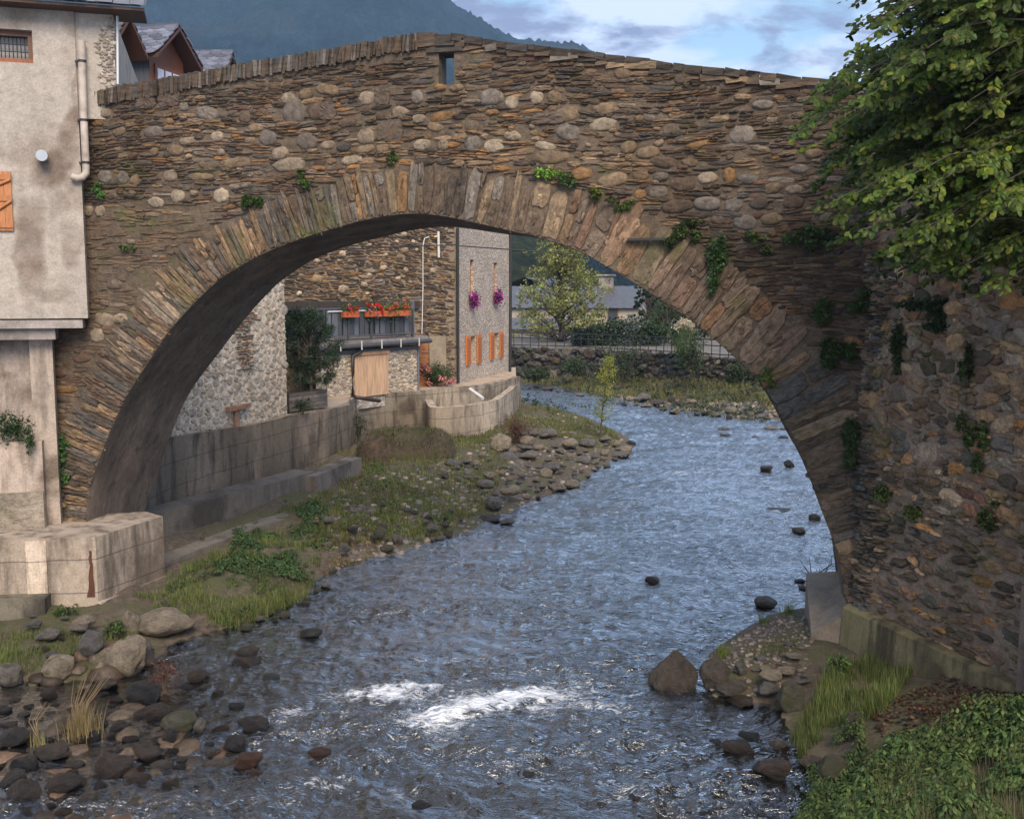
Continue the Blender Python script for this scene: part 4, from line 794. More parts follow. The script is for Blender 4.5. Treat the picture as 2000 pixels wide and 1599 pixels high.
mb = MB(); box(mb, AF, -1.6, AF.len+.3, HAZ, HAZ+.15, -6.2, .4, M['roofslate']); mb.build('roof', hA)
mb = MB(); s0, z0 = AF.hit(458, 800); box(mb, AF, s0-.5, s0+.6, z0, z0+.12, 0, .16, M['cobble'], (.3, .17, .11)); box(mb, AF, s0-.12, s0+.12, 2.2, z0-.005, -.01, .09, M['ring'], (.34, .2, .13)); mb.build('stone_shelf', hA)
s0, z0 = AF.hit(471, 650); A3 = courses(s0-.25, s0+.1, z0-1.0, z0+1.3, rng, (.05, .1), (.15, .4), .4); mb = MB()
V, F, cc = stones(AF, np.c_[A3, 0*A3[:, 0]+.07, 0*A3[:, 0]+3, palette(A3[:, 0], A3[:, 1], rng, dict(b=3, r=2, t=3, g=2))*1.4], rng, 9); mb.add(V, F, M['far_stone'], cc); mb.build('blocked_slit', hA)
# ------------------------------------------------------------------ house B: slate wall with the balcony
PC = yat(893, 46.5, 2); BFm = Frame(yat(556, 40.5, 2), PC)
hB = thing('slate_house', 'brown slate-stone house with flower balcony, seen through the arch', 'house', (*BFm.w(4, 0)[:2], 1.9))
mb = MB(); oz0, oz1 = 4.25, BFm.hit(700, 589)[1]; os1 = BFm.hit(806, 600)[0]
for q in ((0, os1, 1.9, 4.2), (os1, BFm.len, 1.9, 10.5), (0, os1, oz1, 10.5)): box(mb, BFm, *q, -.5, 0, M['mortar'], (.27, .21, .15))
box(mb, BFm, 0, BFm.len, 1.9, 10.5, -7, -1.6, M['mortar'], (.3, .24, .18)); mb.build('wall', hB)
mb = MB(); A4 = courses(-.3, BFm.len-.02, 1.95, 10.3, rng, (.05, .15), (.2, .85)); q = (A4[:, 0] < os1+A4[:, 2]) & (A4[:, 1] < oz1+.08); A4 = A4[~q & (A4[:, 0]+A4[:, 2] < BFm.len-.02)]
c1 = palette(A4[:, 0], A4[:, 1], rng, dict(b=4, t=3, d=2.5, g=1.2, o=.8, r=1))*1.02
V, F, cc = stones(BFm, np.c_[A4, rng.uniform(.03, .09, len(A4)), rng.uniform(2.5, 4, len(A4)), c1], rng, 8, .1, ((1, -.2), (.75, .9))); mb.add(V, F, M['far_stone'], cc)
R5 = rubble(0, BFm.len-.4, oz1+.2, 10, rng, (.07, .26), (.5, .8), tries=110, fill=2); R5 = R5[(R5[:, 0] < os1+.4) | (rng.uniform(size=len(R5)) < .2)]
V, F, cc = stones(BFm, np.c_[R5, 0*R5[:, 0]+.11, 0*R5[:, 0]+2.2, palette(R5[:, 0], R5[:, 1], rng, dict(W=3, w=3, t=1))*1.15], rng, 12, .06); mb.add(V, F, M['cobble'], cc, True)
mb.build('slate_facing', hB)
mb = MB(); box(mb, BFm, -.2, BFm.len, 10.5, 10.7, -7, .5, M['roofslate']); mb.build('roof', hB)
mb = MB(); box(mb, BFm, 0, os1+.25, oz1-.32, oz1+.02, -.4, .18, M['dark'], (2.2, 2, 1.9)); mb.build('beam', hB)
mb = MB(); box(mb, BFm, 0, os1, 4.2, oz1-.3, -1.58, -1.5, M['greywall'], (.6, .6, .6)); mb.build('gallery_back', hB)
SF = Frame(at_py(640, 38.6, 2)[:2], at_py(828, 43.6, 2)[:2])     # line of shed wall and balcony edge
mb = MB(); b_in = [BFm.w(BFm.hit(566, 600)[0], 0)[:2], BFm.w(os1+.45, 0)[:2]]
prism(mb, [SF.w(-2.2, 0, .22)[:2], SF.w(SF.len+.05, 0, .22)[:2], b_in[1]+BFm.N*.02, b_in[0]+BFm.N*.02], 4.06, 4.22, M['slab'], (.7, .7, .72)); mb.build('balcony_slab', hB)
mb = MB(); tube(mb, [SF.w(-2.2, 3.98, .32), SF.w(SF.len+.1, 4.04, .32)], .09, M['greywall'], 8, (.8, .8, .8)); 
for k in range(5): box(mb, SF, .3+k*1.2, .34+k*1.2, 3.86, 4.2, .40, .43, M['white'])
mb.build('gutter', hB)
rl = MB(); r0, r1 = -1.6, SF.hit(803, 620)[0]; zt = 5.42
box(rl, SF, r0, r1, zt, zt+.06, .02, .12, M['greywall'], (1.3, 1.3, 1.4)); box(rl, SF, r0, r1, 4.36, 4.42, .03, .10, M['greywall'], (1.3, 1.3, 1.4))
k = r0
while k < r1:
    q = rng.uniform(); box(rl, SF, k, k+rng.uniform(.20, .30), 4.43, zt-.01, .05, .075, M['greywall'], np.array((1, 1, 1.05))*rng.uniform(.35, 1.9)); k += .31
for k in np.linspace(r0, r1-.07, 6): box(rl, SF, k, k+.08, 4.23, zt-.01, .085, .15, M['greywall'], (.9, .9, .9))
box(rl, SF, r1, r1+.07, 4.23, zt+.3, -.02, .12, M['greywall'], (2, 2, 2.2)); rl.build('balcony_railing', hB)
mb = MB(); box(mb, SF, r1-.02, r1+.05, zt+.2, zt+.26, -1.2, .1, M['greywall'], (1.5, 1.5, 1.5)); tube(mb, [SF.w(r1-1.5, oz1-.25, .05), SF.w(r1+.6, oz1-.05, -.9)], .04, M['wood_grey'], 6); tube(mb, [SF.w(0, oz1-.35, .1), SF.w(3.2, oz1-.33, .1)], .035, M['white'], 6); mb.build('awning_poles', hB)
px0 = BFm.hit(836, 690)[0]; px1 = BFm.hit(868, 690)[0]; mb = MB(); box(mb, BFm, px0, px1, 1.95, 4.15, .0, .12, M['render_white'], (.72, .66, .60)); mb.build('rendered_jamb', hB)
d0 = BFm.hit(814, 700)[0]; mb = MB(); box(mb, BFm, d0, px0-.02, 1.95, 3.95, .0, .05, M['wood_orange'])
for k in range(8): box(mb, BFm, d0+.05, px0-.06, 2.0+k*.24, 2.18+k*.24, .052, .07, M['wood_orange'], (.8, .75, .7))
mb.build('door', hB)
def bpipe(px_list, d, r, mat, name, parent, fr):
    P_ = [];
    for x, y in px_list: s_, z_ = fr.hit(x, y, d); P_.append(fr.w(s_, z_, d))
    mb = MB(); tube(mb, P_, r, mat, 7); return mb.build(name, parent)
bpipe([(838, 462), (829, 466), (826, 480), (826, 560), (824, 652)], .1, .022, M['white'], 'conduit', hB, BFm)
bpipe([(856, 452), (857, 503)], .12, .06, M['white'], 'lamp_tube', hB, BFm)
# shed under the balcony
sh = thing('shed', 'low white rubble shed under the balcony with a plywood hatch', 'shed', (*SF.w(2, 0)[:2], 1.9)); s0 = 0; s1 = SF.hit(815, 720)[0]
mb = MB(); box(mb, SF, -.3, s1, 1.5, 3.80, -.3, 0, M['whiterubble']); Q = rubble(-.2, s1-.1, 1.9, 3.75, rng, (.06, .18), (.3, .6), tries=1400, res=.03)
V, F, cc = stones(SF, np.c_[Q, 0*Q[:, 0]+.035, 0*Q[:, 0]+2.6, palette(Q[:, 0], Q[:, 1], rng, dict(W=3, w=3, g=1))*1.25], rng, 8, .1, ((1, -.2), (.75, .9))); mb.add(V, F, M['far_stone'], cc); mb.build('wall', sh)
mb = MB(); box(mb, SF, -.3, s1+.05, 3.70, 3.84, -.35, .07, M['greywall']); box(mb, SF, s1-.02, s1+.06, 1.8, 3.69, -.3, .06, M['greywall'], (2, 2, 2.2)); box(mb, SF, s1, s1+.05, 1.8, 3.8, -1.2, -.3, M['whiterubble']); mb.build('corner_trim', sh)
h0 = SF.hit(690, 730)[0]; h1 = SF.hit(755, 730)[0]; mb = MB(); zt_ = SF.hit(722, 686)[1]; zb_ = 1.98
box(mb, SF, h0, h1, zb_, zt_-.16, .05, .10, M['ply']); box(mb, SF, h0-.02, h1+.05, zt_-.14, zt_, .05, .14, M['ply'], (.8, .7, .65)); mb.build('plywood_hatch', sh)
P_ = [SF.w(SF.hit(697, 682)[0], 3.95, .30), SF.w(SF.hit(697, 690)[0], 3.80, .25), SF.w(SF.hit(684, 695)[0], 3.62, .13), SF.w(SF.hit(684, 720)[0], 3.2, .13), SF.w(SF.hit(684, 770)[0], 2.12, .13), SF.w(SF.hit(690, 778)[0], 2.0, .2)]
e_ = at_z(742, 783, 1.93); mb = MB(); tube(mb, P_+[e_*.55+P_[-1]*.45, e_], .07, M['iron'], 8, (1.6, 1.3, 1.2)); mb.build('drain_pipe', sh)
# planter
PFp = Frame(yat(566, 33.0, 2.2), yat(640, 34.6, 2.2)); pl_ = thing('planter_box', 'weathered grey plank planter at the corner of the rubble wall', 'planter', (*PFp.w(.5, 0)[:2], 1.6)); mb = MB()
for k in range(5): box(mb, PFp, 0, PFp.len, 2.2+k*.12, 2.31+k*.12, -.04, .0, M['wood_grey'], np.array([1, 1, 1])*rng.uniform(.7, 1.3)); box(mb, PFp, PFp.len-.03, PFp.len+.005, 2.2+k*.12, 2.31+k*.12, -.8, -.045, M['wood_grey'], (.9, .9, .9))
mb.build('box_side', pl_); mb = MB(); box(mb, PFp, .03, PFp.len-.04, 2.2, 2.76, -.8, -.05, M['ground'], (.6, .5, .4)); mb.build('soil', pl_)
# ------------------------------------------------------------------ house C: tall pebbled house
CFm = Frame(PC, yat(997, 54, 2)); hC = thing('pebbled_house', 'tall narrow pebbled house front with orange shutters and purple flower baskets', 'house', (*CFm.w(3, 0)[:2], 1.9))
wins = []
def wr(x0, x1, y0, y1): s0, z1_ = CFm.hit(x0, y0); s1, z0_ = CFm.hit(x1, y1); return s0, s1, z0_, z1_
up = [wr(918, 926, 507, 582), wr(964.5, 971.5, 513, 580)]; lo = [wr(917, 930, 657, 722), wr(963, 974, 651, 704)]
for k in (0, 1): lo[k] = (lo[k][0], lo[k][1], 2.75 if k == 0 else 2.8, lo[k][3])
zc = [lo[0], up[0]]; mb = MB(); CZ = 11.5
cols_ = sorted([(lo[0][0], lo[0][1], [lo[0], up[0]]), (lo[1][0], lo[1][1], [lo[1], up[1]])])
s_prev = 0
for a, b, W_ in cols_:
    a = min(q[0] for q in W_); b = max(q[1] for q in W_); box(mb, CFm, s_prev, a, 1.9, CZ, -.35, 0, M['pebbledash'])
    l, u = W_
    box(mb, CFm, a, b, 1.9, l[2], -.35, 0, M['pebbledash']); box(mb, CFm, a, b, l[3], u[2], -.35, 0, M['pebbledash']); box(mb, CFm, a, b, u[3], CZ, -.35, 0, M['pebbledash'])
    for q in W_:
        if q[0] > a+.01: box(mb, CFm, a, q[0], q[2], q[3], -.35, 0, M['pebbledash'])
        if q[1] < b-.01: box(mb, CFm, q[1], b, q[2], q[3], -.35, 0, M['pebbledash'])
    s_prev = b
box(mb, CFm, s_prev, CFm.len, 1.9, CZ, -.35, 0, M['pebbledash']); box(mb, CFm, 0, CFm.len, 1.9, CZ, -7, -.6, M['pebbledash']); mb.build('wall', hC)
mb = MB(); box(mb, CFm, -.2, CFm.len+.3, CZ, CZ+.2, -7, .4, M['roofslate']); mb.build('roof', hC)
for q, c in ((up[0], 0), (up[1], 1), (lo[0], 0), (lo[1], 1)):
    f = MB(); a, b, z0_, z1_ = q; fw_ = .07
    for rr in ((a, a+fw_, z0_, z1_), (b-fw_, b, z0_, z1_), (a+fw_, b-fw_, z1_-fw_, z1_), (a+fw_, b-fw_, z0_, z0_+fw_), ((a+b)/2-.03, (a+b)/2+.03, z0_+fw_, z1_-fw_)): box(f, CFm, *rr, -.25, -.16, M['wood_orange'] if q in up else M['pipe'], (1, .9, .8))
    fo = f.build('window', hC); p_ = MB(); box(p_, CFm, a, b, z0_, z1_, -.34, -.30, M['darkglass'] if q in up else M['curtain'], (1, 1, 1) if q in up else (.5, .5, .45)); o = p_.build('pane', None); o.parent = fo; o.location = -np.array(hC.location)
for k, q in enumerate(lo):
    for sgn in (0, 1):
        wd = (q[1]-q[0])*.62; base = q[0]-.03-wd if sgn == 0 else q[1]+.03
        m_ = MB(); box(m_, CFm, base, base+wd, q[2]-.05, q[3]+.05, .02, .08, M['wood_orange'], (1.2, 1, .8))
        for j in range(9): box(m_, CFm, base+.04, base+wd-.04, q[2]+.05+j*(q[3]-q[2])/9.5, q[2]+.12+j*(q[3]-q[2])/9.5, .085, .11, M['wood_orange'], (1, .8, .7))
        m_.build('shutter', hC)
bpipe([(894, 445), (894, 600), (895, 748)], .12, .07, M['iron'], 'downpipe', hC, CFm)
bpipe([(997, 458), (997, 600), (996, 728)], .06, .08, M['iron'], 'downpipe', hC, CFm)
# overflow pipe on the wall, cable
a_ = at_z(918, 760, 2.06); b2 = at_z(943, 778, 1.75); mb = MB(); tube(mb, [a_, b2], .075, M['white'], 10); tag(mb.build('overflow_pipe'), 'short slanting white pipe poking over the river wall below the pebbled house', 'pipe')
Pk = [(560, 493, 37), (640, 489, 38.5), (760, 483, 41.5), (889, 478, 44.4), (893, 480, 44.4), (950, 484, 45), (1060, 492, 45.5), (1180, 499, 46), (1320, 500, 47)]
Pk = [at_y(*q) for q in Pk]; mb = MB(); tube(mb, Pk, .028, M['iron'], 6); tag(mb.build('cable'), 'black power cable crossing from the slate house over the river', 'cable')

# ------------------------------------------------------------------ slate dormers behind the bridge on the left
def dormer(name, label, c, L_, hw, hwall, rise, ang, win=True):
    t = thing(name, label, 'dormer', c, 'slate dormers above the bridge parapet' if False else None)
    c = np.array(c, float); fr = Frame(c[:2], c[:2]+np.array([cos(ang), sin(ang)])); z0 = c[2]
    m_ = MB(); box(m_, fr, 0, L_-.35, z0-2.5, z0+hwall, -2*hw+.12, -.12, M['greywall'], (1.0, 1.0, 1.05)); m_.build('slate_cheek', t)
    m_ = MB(); wl = [fr.w(L_-.33, z0-2.5, -.1), fr.w(L_-.33, z0-2.5, -2*hw+.1), fr.w(L_-.33, z0+hwall, -2*hw+.1), fr.w(L_-.33, z0+hwall+rise*.92, -hw), fr.w(L_-.33, z0+hwall, -.1)]; m_.add(wl, [[0, 1, 2, 3, 4]], M['wood_brown'], (1.3, 1.1, 1)); m_.build('gable', t)
    m_ = MB()
    for sg in (0, 1):
        for row in range(9):
            f0 = row/9; 
            n_ = int(L_/.36)+2
            for k in range(n_):
                s_ = -.1+(k+(row % 2)*.5)*.36
                if s_+.17 > L_+.25: continue
                q = []; wd = .19
                for th in np.linspace(0, pi, 7): q.append((s_+wd*cos(th), -.13*sin(th)))
                q = [(s_+wd, .16)]+q+[(s_-wd, .16)]
                V = []
                for lay in (0, 1):
                    for x, y in q:
                        u = f0+y/1.15; xx = min(x, L_+.12)
                        d_ = (.18-(hw+.18)*u) if sg == 0 else (-2*hw-.18+(hw+.18)*u); zz = z0+hwall-.12+(rise+.18)*u+.03*(1-0)+.04*lay+.05*(1-(y+.13)/.3)
                        V.append(fr.w(xx, zz, d_))
                n2 = len(q); m_.add(V, [list(range(n2, 2*n2))]+[[i, (i+1) % n2, n2+(i+1) % n2, n2+i] for i in range(n2)], M['roofslate'], np.array((1, 1, 1.05))*rng.uniform(.6, 1.7))
        u0, u1 = (.18, -hw) if sg == 0 else (-2*hw-.18, -hw)
        V = [fr.w(-.4, z0+hwall-.13, u0), fr.w(L_+.1, z0+hwall-.13, u0), fr.w(L_+.1, z0+hwall+rise+.03, u1), fr.w(-.4, z0+hwall+rise+.03, u1)]; V += [v-np.array([0, 0, .09]) for v in V]
        m_.add(V, [[0, 1, 2, 3], [7, 6, 5, 4], [1, 5, 6, 2], [0, 4, 5, 1]], M['wood_brown'], (.7, .7, .8))
    m_.build('roof', t)
    if win:
        m_ = MB(); box(m_, Frame(fr.w(L_-.33, 0, -.3)[:2], fr.w(L_-.33, 0, -2*hw+.3)[:2]), 0, 2*hw-.6, z0-1.2, z0+hwall-.25, -.02, .04, M['wood_brown'], (1.6, 1.3, 1.2)); wn = m_.build('window', t)
        ff = Frame(fr.w(L_-.33, 0, -.3)[:2], fr.w(L_-.33, 0, -2*hw+.3)[:2]); m_ = MB()
        for k in range(3): box(m_, ff, .08+k*(2*hw-.7)/3, (k+1)*(2*hw-.7)/3, z0-1.1, z0+hwall-.35, .045, .055, M['curtain'], (1.4, 1.5, 1.8)); box(m_, ff, .08+k*(2*hw-.7)/3, (k+1)*(2*hw-.7)/3, z0-1.1, z0+hwall-.35, -.055, -.045, M['curtain'], (1.4, 1.5, 1.8))
        o = m_.build('pane', None); o.parent = wn; o.location = -np.array(t.location)
    return t
p1 = at_y(213, 150, 27); dormer('slate_dormer', 'nearer scalloped slate dormer with timber gable window, just right of the plaster house', tuple(p1), 1.45, .87, .58, .72, R(-15))
p2 = at_y(328, 176, 33); dormer('slate_dormer', 'farther scalloped slate dormer rising behind the bridge parapet', tuple(p2), 1.75, .8, .50, .74, 0., False)
p3 = at_y(160, 128, 24); dormer('slate_dormer', 'dark timber dormer gable half hidden behind the plaster house', tuple(p3), .9, .45, .5, .6, R(-15), False)
mb = MB(); pR = at_y(150, 190, 30); fr = Frame(pR[:2], at_y(520, 190, 42)[:2]); V = [fr.w(-3, pR[2]-1.6, .6), fr.w(9, pR[2]-1.6, .6), fr.w(9, pR[2]+.4, -4.5), fr.w(-3, pR[2]+.4, -4.5)]; mb.add(V, [[0, 1, 2, 3]], M['roofslate']); box(mb, fr, -2.5, 8.5, 1, pR[2]-1.65, -4, 0, M['render_white']); tag(mb.build('slate_roofed_house'), 'house whose slate roof carries the dormers, mostly hidden behind the bridge', 'house')

# ------------------------------------------------------------------ far bank: road wall, railing, long house
fw1 = at_z(990, 690, 2.2); fpts = [at_y(990, 690, 72), at_y(1120, 691, 68), at_y(1250, 692, 64), at_y(1420, 695, 60), at_y(1560, 698, 57)]
fpts = [np.array([q[0], q[1], 2.25]) for q in fpts]
fl = [yat(880, 74, 2), yat(1130, 69, 2), yat(1280, 64, 2), yat(1430, 59, 2), yat(1620, 55, 2)]
fw_t = thing('stone_embankment', 'dark rubble embankment wall below the railing on the far bank', 'wall', (*fl[2], 0))
mb = MB(); wall_strip(mb, fl, 2.3, .3, .5, M['riprap']); 
for i in range(4):
    fr = Frame(fl[i], fl[i+1]); Q = rubble(0, fr.len, .4, 2.25, rng, (.12, .42), (.5, .95), tries=600, res=.05)
    V, F, cc = stones(fr, np.c_[Q, rng.uniform(.08, .3, len(Q)), 0*Q[:, 0]+2.6, palette(Q[:, 0], Q[:, 1], rng, dict(s=3, g=2, d=3, b=2))*.7], rng, 8, .12); mb.add(V, F, M['mossy'], cc)
mb.build('rubble_face', fw_t)
rk = thing('railing', 'dark metal riverside railing along the top of the far embankment', 'railing', (*fl[2], 2.3)); mb = MB()
Qr = resample(np.array(fl), 90, 2); 
for z in (3.35, 3.0, 2.5): tube(mb, np.c_[Qr, 0*Qr[:, 0]+z], .035, M['iron'], 5)
mb.build('rails', rk)
for q in Qr[::2]: mb = MB(); tube(mb, [(*q, 2.25), (*q, 3.33)], .03, M['iron'], 5); mb.build('post', rk)
mb = MB(); rp_ = resample(np.array(fl), 60, 4); rn_ = len(rp_); mb.add(np.concatenate([np.c_[rp_+[.05, .35], 0*rp_[:, 0]+2.3], np.c_[rp_+[3, 26], 0*rp_[:, 0]+2.3]]), [grid_faces(2, rn_)], M['terrace'], (.38, .43, .5)); tag(mb.build('road'), kind='structure')
def farhouse(name, label, x0, x1, Y, yb, ye, yr, depth, dh=0):
    t = thing(name, label, 'house', at_y((x0+x1)/2, yb, Y)); fr = Frame(at_y(x0, yb, Y)[:2], at_y(x1, yb, Y+dh)[:2]); ze_ = at_y(x0, ye, Y)[2]; zr = at_y(x0, yr, Y+depth/2)[2]; L_ = fr.len
    mb = MB(); box(mb, fr, 0, L_, 1.5, ze_, -depth, 0, M['render_white']); V = [fr.w(L_, ze_, 0), fr.w(L_, ze_, -depth), fr.w(L_, zr, -depth/2)]; mb.add(V, [[0, 1, 2]], M['render_white']); mb.build('wall', t)
    mb = MB(); ny, nx = 7, 50; s_ = np.linspace(-.4, L_+.4, nx)[None]; u = np.linspace(0, 1, ny)[:, None]
    zz = ze_+(zr-ze_)*u+.05*vn(s_*3+0*u, u*4+0*s_)+.06; mb.add(fr.w(s_+0*u, zz, .5-u*(depth/2+.5)).reshape(-1, 3), [grid_faces(ny, nx)], M['roofslate_far']); mb.add(fr.w(s_+0*u, zz, -depth-.5+u*(depth/2+.5)).reshape(-1, 3), [grid_faces(ny, nx)], M['roofslate_far']); mb.build('roof', t)
    return t, fr, ze_, zr
t, fr, ze_, zr = farhouse('long_house', 'long white house with wide weathered slate roof beyond the far railing', 930, 1246, 100, 665, 602, 560, 12, -3)
mb = MB(); s0, z0 = fr.hit(1186, 600); 
for px in (1036, 1197):
    s0, z0 = fr.hit(px, 615); m_ = MB(); box(m_, fr, s0-.55, s0+.55, z0-.9, z0+.6, 0, .08, M['wood_orange'], (.7, .9, 1)); o = m_.build('window', t); m_ = MB(); box(m_, fr, s0-.45, s0+.45, z0-.8, z0+.5, .085, .1, M['darkglass'], (3, 3, 3)); p_ = m_.build('pane', None); p_.parent = o; p_.location = -np.array(t.location)
s0, z0 = fr.hit(1184, 552, -6); m_ = MB(); box(m_, fr, s0-.7, s0+.7, zr-.6, zr+.9, -6.6, -5.4, M['slab'], (.8, .8, .8)); box(m_, fr, s0-.9, s0+.9, zr+1.05, zr+1.2, -6.8, -5.2, M['slab'], (.8, .8, .8)); box(m_, fr, s0-.5, s0-.3, zr+.9, zr+1.05, -6.4, -6.2, M['slab']); box(m_, fr, s0+.3, s0+.5, zr+.9, zr+1.05, -6.4, -6.2, M['slab']); m_.build('chimney', t)
t2, fr, _, _ = farhouse('shed', 'long low grey-roofed shed in front of the white far house', 925, 1112, 93, 665, 644, 622, 5, -1)
t3, fr, ze_, zr = farhouse('gabled_house', 'house with orange timber gable peeping over the long slate roof', 1085, 1158, 112, 665, 562, 543, 9, 4)
V = [fr.w(fr.len+.1, ze_, 0), fr.w(fr.len+.1, ze_, -9), fr.w(fr.len+.1, zr-.1, -4.5)]; mb = MB(); mb.add(V, [[0, 1, 2]], M['wood_orange']); mb.build('gable', t3)

# ------------------------------------------------------------------ vegetation helpers
def leaves(C_, Nrm, size, rng, col, asp=.5, bend=.25, droop=None):
    """rhombic folded leaves: centres C_, normals Nrm, length size"""
    n = len(C_); Nrm = Nrm/np.linalg.norm(Nrm, axis=1)[:, None]
    r = droop if droop is not None else rng.normal(size=(n, 3)); T = r-(r*Nrm).sum(1)[:, None]*Nrm; T /= np.linalg.norm(T, axis=1)[:, None]+1e-9; B = np.cross(Nrm, T)
    s = np.broadcast_to(size, n)[:, None]; 
    p0 = C_-T*s*.5; p1 = C_+T*s*.5-Nrm*s*bend*.5; a = C_-T*s*.05+B*s*asp*.5-Nrm*s*.06; b = C_-T*s*.05-B*s*asp*.5-Nrm*s*.06; m1 = C_+Nrm*s*.05
    a2 = C_+T*s*.28+B*s*asp*.38-Nrm*s*.12; b2 = C_+T*s*.28-B*s*asp*.38-Nrm*s*.12
    V = np.stack([p0, a, a2, p1, b2, b, m1], 1).reshape(-1, 3); k = np.arange(n)[:, None]*7
    F = np.concatenate([k+np.array([[0, 1, 6]]), k+np.array([[0, 6, 5]])]); Q = np.concatenate([k+np.array([[1, 2, 3, 6]]), k+np.array([[5, 6, 3, 4]])])
    return V, [F, Q], np.repeat(col, 7, 0)
def leaf_simple(C_, Nrm, size, rng, col, asp=.55):
    n = len(C_); Nrm = Nrm/np.linalg.norm(Nrm, axis=1)[:, None]; r = rng.normal(size=(n, 3)); T = r-(r*Nrm).sum(1)[:, None]*Nrm; T /= np.linalg.norm(T, axis=1)[:, None]+1e-9; B = np.cross(Nrm, T); s = np.broadcast_to(size, n)[:, None]
    V = np.stack([C_-T*s*.5, C_+B*s*asp*.5, C_+T*s*.5, C_-B*s*asp*.5], 1).reshape(-1, 3); return V, [np.arange(n)[:, None]*4+np.array([[0, 1, 2, 3]])], np.repeat(col, 4, 0)
def blades(base, h, rng, col, w_=.012, lean=.4, seg=3):
    n = len(base); az_ = rng.uniform(0, 2*pi, n); ln = rng.uniform(.1, 1, n)*lean; h = np.broadcast_to(h, n)*rng.uniform(.5, 1.15, n)
    D = np.stack([np.cos(az_), np.sin(az_), 0*az_], 1); S_ = np.stack([-np.sin(az_), np.cos(az_), 0*az_], 1); V = []
    for k in range(seg+1):
        t = k/seg; c = base+D*(ln*h*t**1.8)[:, None]+np.array([0, 0, 1])*(h*(t-.15*ln*t*t))[:, None]; wv_ = w_*(1-t)**.7 if k < seg else 0.0004
        V += [c-S_*wv_/2, c+S_*wv_/2]
    V = np.stack(V, 1); K = V.shape[1]; k = np.arange(n)[:, None]*K
    F = np.concatenate([k+np.array([[2*i, 2*i+1, 2*i+3, 2*i+2]]) for i in range(seg)]); return V.reshape(-1, 3), [F], np.repeat(col, K, 0)
def vary(c, n, rng, a=.25): return np.clip(np.array(c)[None]*(1+a*rng.normal(size=(n, 1)))*(1+.1*rng.normal(size=(n, 3))), .004, 1)
def sphere_dir(n, rng): v = rng.normal(size=(n, 3)); return v/np.linalg.norm(v, axis=1)[:, None]
def clump(mb, c, r, n, size, col, rng, shell=.55, mat=None, simple=True, up=.6, sub=14):
    """leaf clumps spread through an ellipsoid, with gaps"""
    c = np.array(c, float); r = np.array(r, float); k = max(3, n//sub); cen = sphere_dir(k, rng)*(rng.uniform(shell, 1, (k, 1)))*r
    pick = rng.integers(0, k, n); off = rng.normal(size=(n, 3))*np.min(r)*.17; P_ = c+cen[pick]+off
    nr = sphere_dir(n, rng)+np.array([0, 0, up])+cen[pick]/r*.5; ck = (1+.22*rng.normal(size=k))[pick][:, None]
    cl = vary(col, n, rng, .18)*ck; f = leaf_simple if simple else leaves
    V, F, cc = f(P_, nr, size*rng.uniform(.6, 1.3, n), rng, np.clip(cl, .004, 1)); mb.add(V, F, mat or M['leaf'], cc)
def gz(x, y): return float(height(np.array([x]), np.array([y]))[0])
def ground_at(px, py, z=.35):
    for _ in range(6): p_ = at_z(px, py, z); z = .5*z+.5*gz(p_[0], p_[1])
    return p_
def shrub(px, py, wpx, hpx, name, label, cat, col=(.05, .09, .025), n=500, size=.05, z=None, Y=None, fl=None, mat=None, group=None, dep=None, stem=True):
    p_ = at_y(px, py, Y) if Y else (ground_at(px, py) if z is None else at_z(px, py, z)); m_ = p_[1]/2000; rx_ = wpx*m_/2; rz_ = hpx*m_/2; t = thing(name, label, cat, p_, group)
    if stem:
        mb = MB()
        for k in range(7): d = sphere_dir(1, rng)[0]*np.array([rx_*.7, rx_*.6, 0]); tube(mb, [p_-np.array([0, 0, .05]), p_+d*.4+np.array([0, 0, rz_*.8]), p_+d+np.array([0, 0, rz_*1.4])], [.02, .012, .006] if rx_ < 1 else [.05, .03, .015], M['bark'], 5)
        mb.build('stem', t)
    mb = MB(); clump(mb, p_+np.array([0, 0, rz_]), (rx_, dep or rx_*.8, rz_), n, size, col, rng, .35); clump(mb, p_+np.array([0, 0, rz_*.95]), (rx_*.8, rx_*.6, rz_*.85), n//2, size, np.array(col)*.75, rng, .1); mb.build('foliage', t)
    if fl:
        mb = MB(); k = fl[1]; D = sphere_dir(k, rng); D[:, 1] = -np.abs(D[:, 1]); P_ = p_+np.array([0, 0, rz_])+D*np.array([rx_, rx_*.8, rz_])*1.0
        for q in P_: mb = MB(); V, F, cc = leaf_simple(q+rng.normal(size=(26, 3))*fl[2]*.45, rng.normal(size=(26, 3)), fl[2]*.6, rng, vary(fl[0], 26, rng, .2), .9); mb.add(V, F, M['petal'], cc); mb.build('flower_head', t)
    return t
# big tree at the top right -------------------------------------------------
TX = at_y(2140, 900, 11.5); tree = thing('overhanging_tree', 'large leafy tree hanging over the right end of the bridge', 'tree', (TX[0], TX[1], .9))
mb = MB(); tube(mb, [(TX[0], TX[1], .4), (TX[0]-.1, TX[1], 3), (TX[0]+.1, TX[1]+.1, 6), (TX[0], TX[1], 9), (TX[0]-.1, TX[1], 12)], [.34, .28, .22, .16, .07], M['bark'], 12); mb.build('trunk', tree)
outline = [(1645, 15), (1600, 120), (1590, 190), (1552, 280), (1585, 400), (1640, 490), (1655, 520), (1690, 540), (1760, 550), (1830, 580), (1890, 560), (1960, 545)]
def left_edge(y): return np.interp(y, [-150, 0, 30, 80, 150, 175, 225, 285, 330, 400, 450, 505, 540, 575, 600], [1700, 1668, 1645, 1690, 1645, 1625, 1580, 1555, 1625, 1590, 1625, 1640, 1760, 1840, 2000])
br = MB(); lf_ = MB(); tips = []
rt_ = np.random.default_rng(21); nb = 0
yy0 = -170
sprays = []
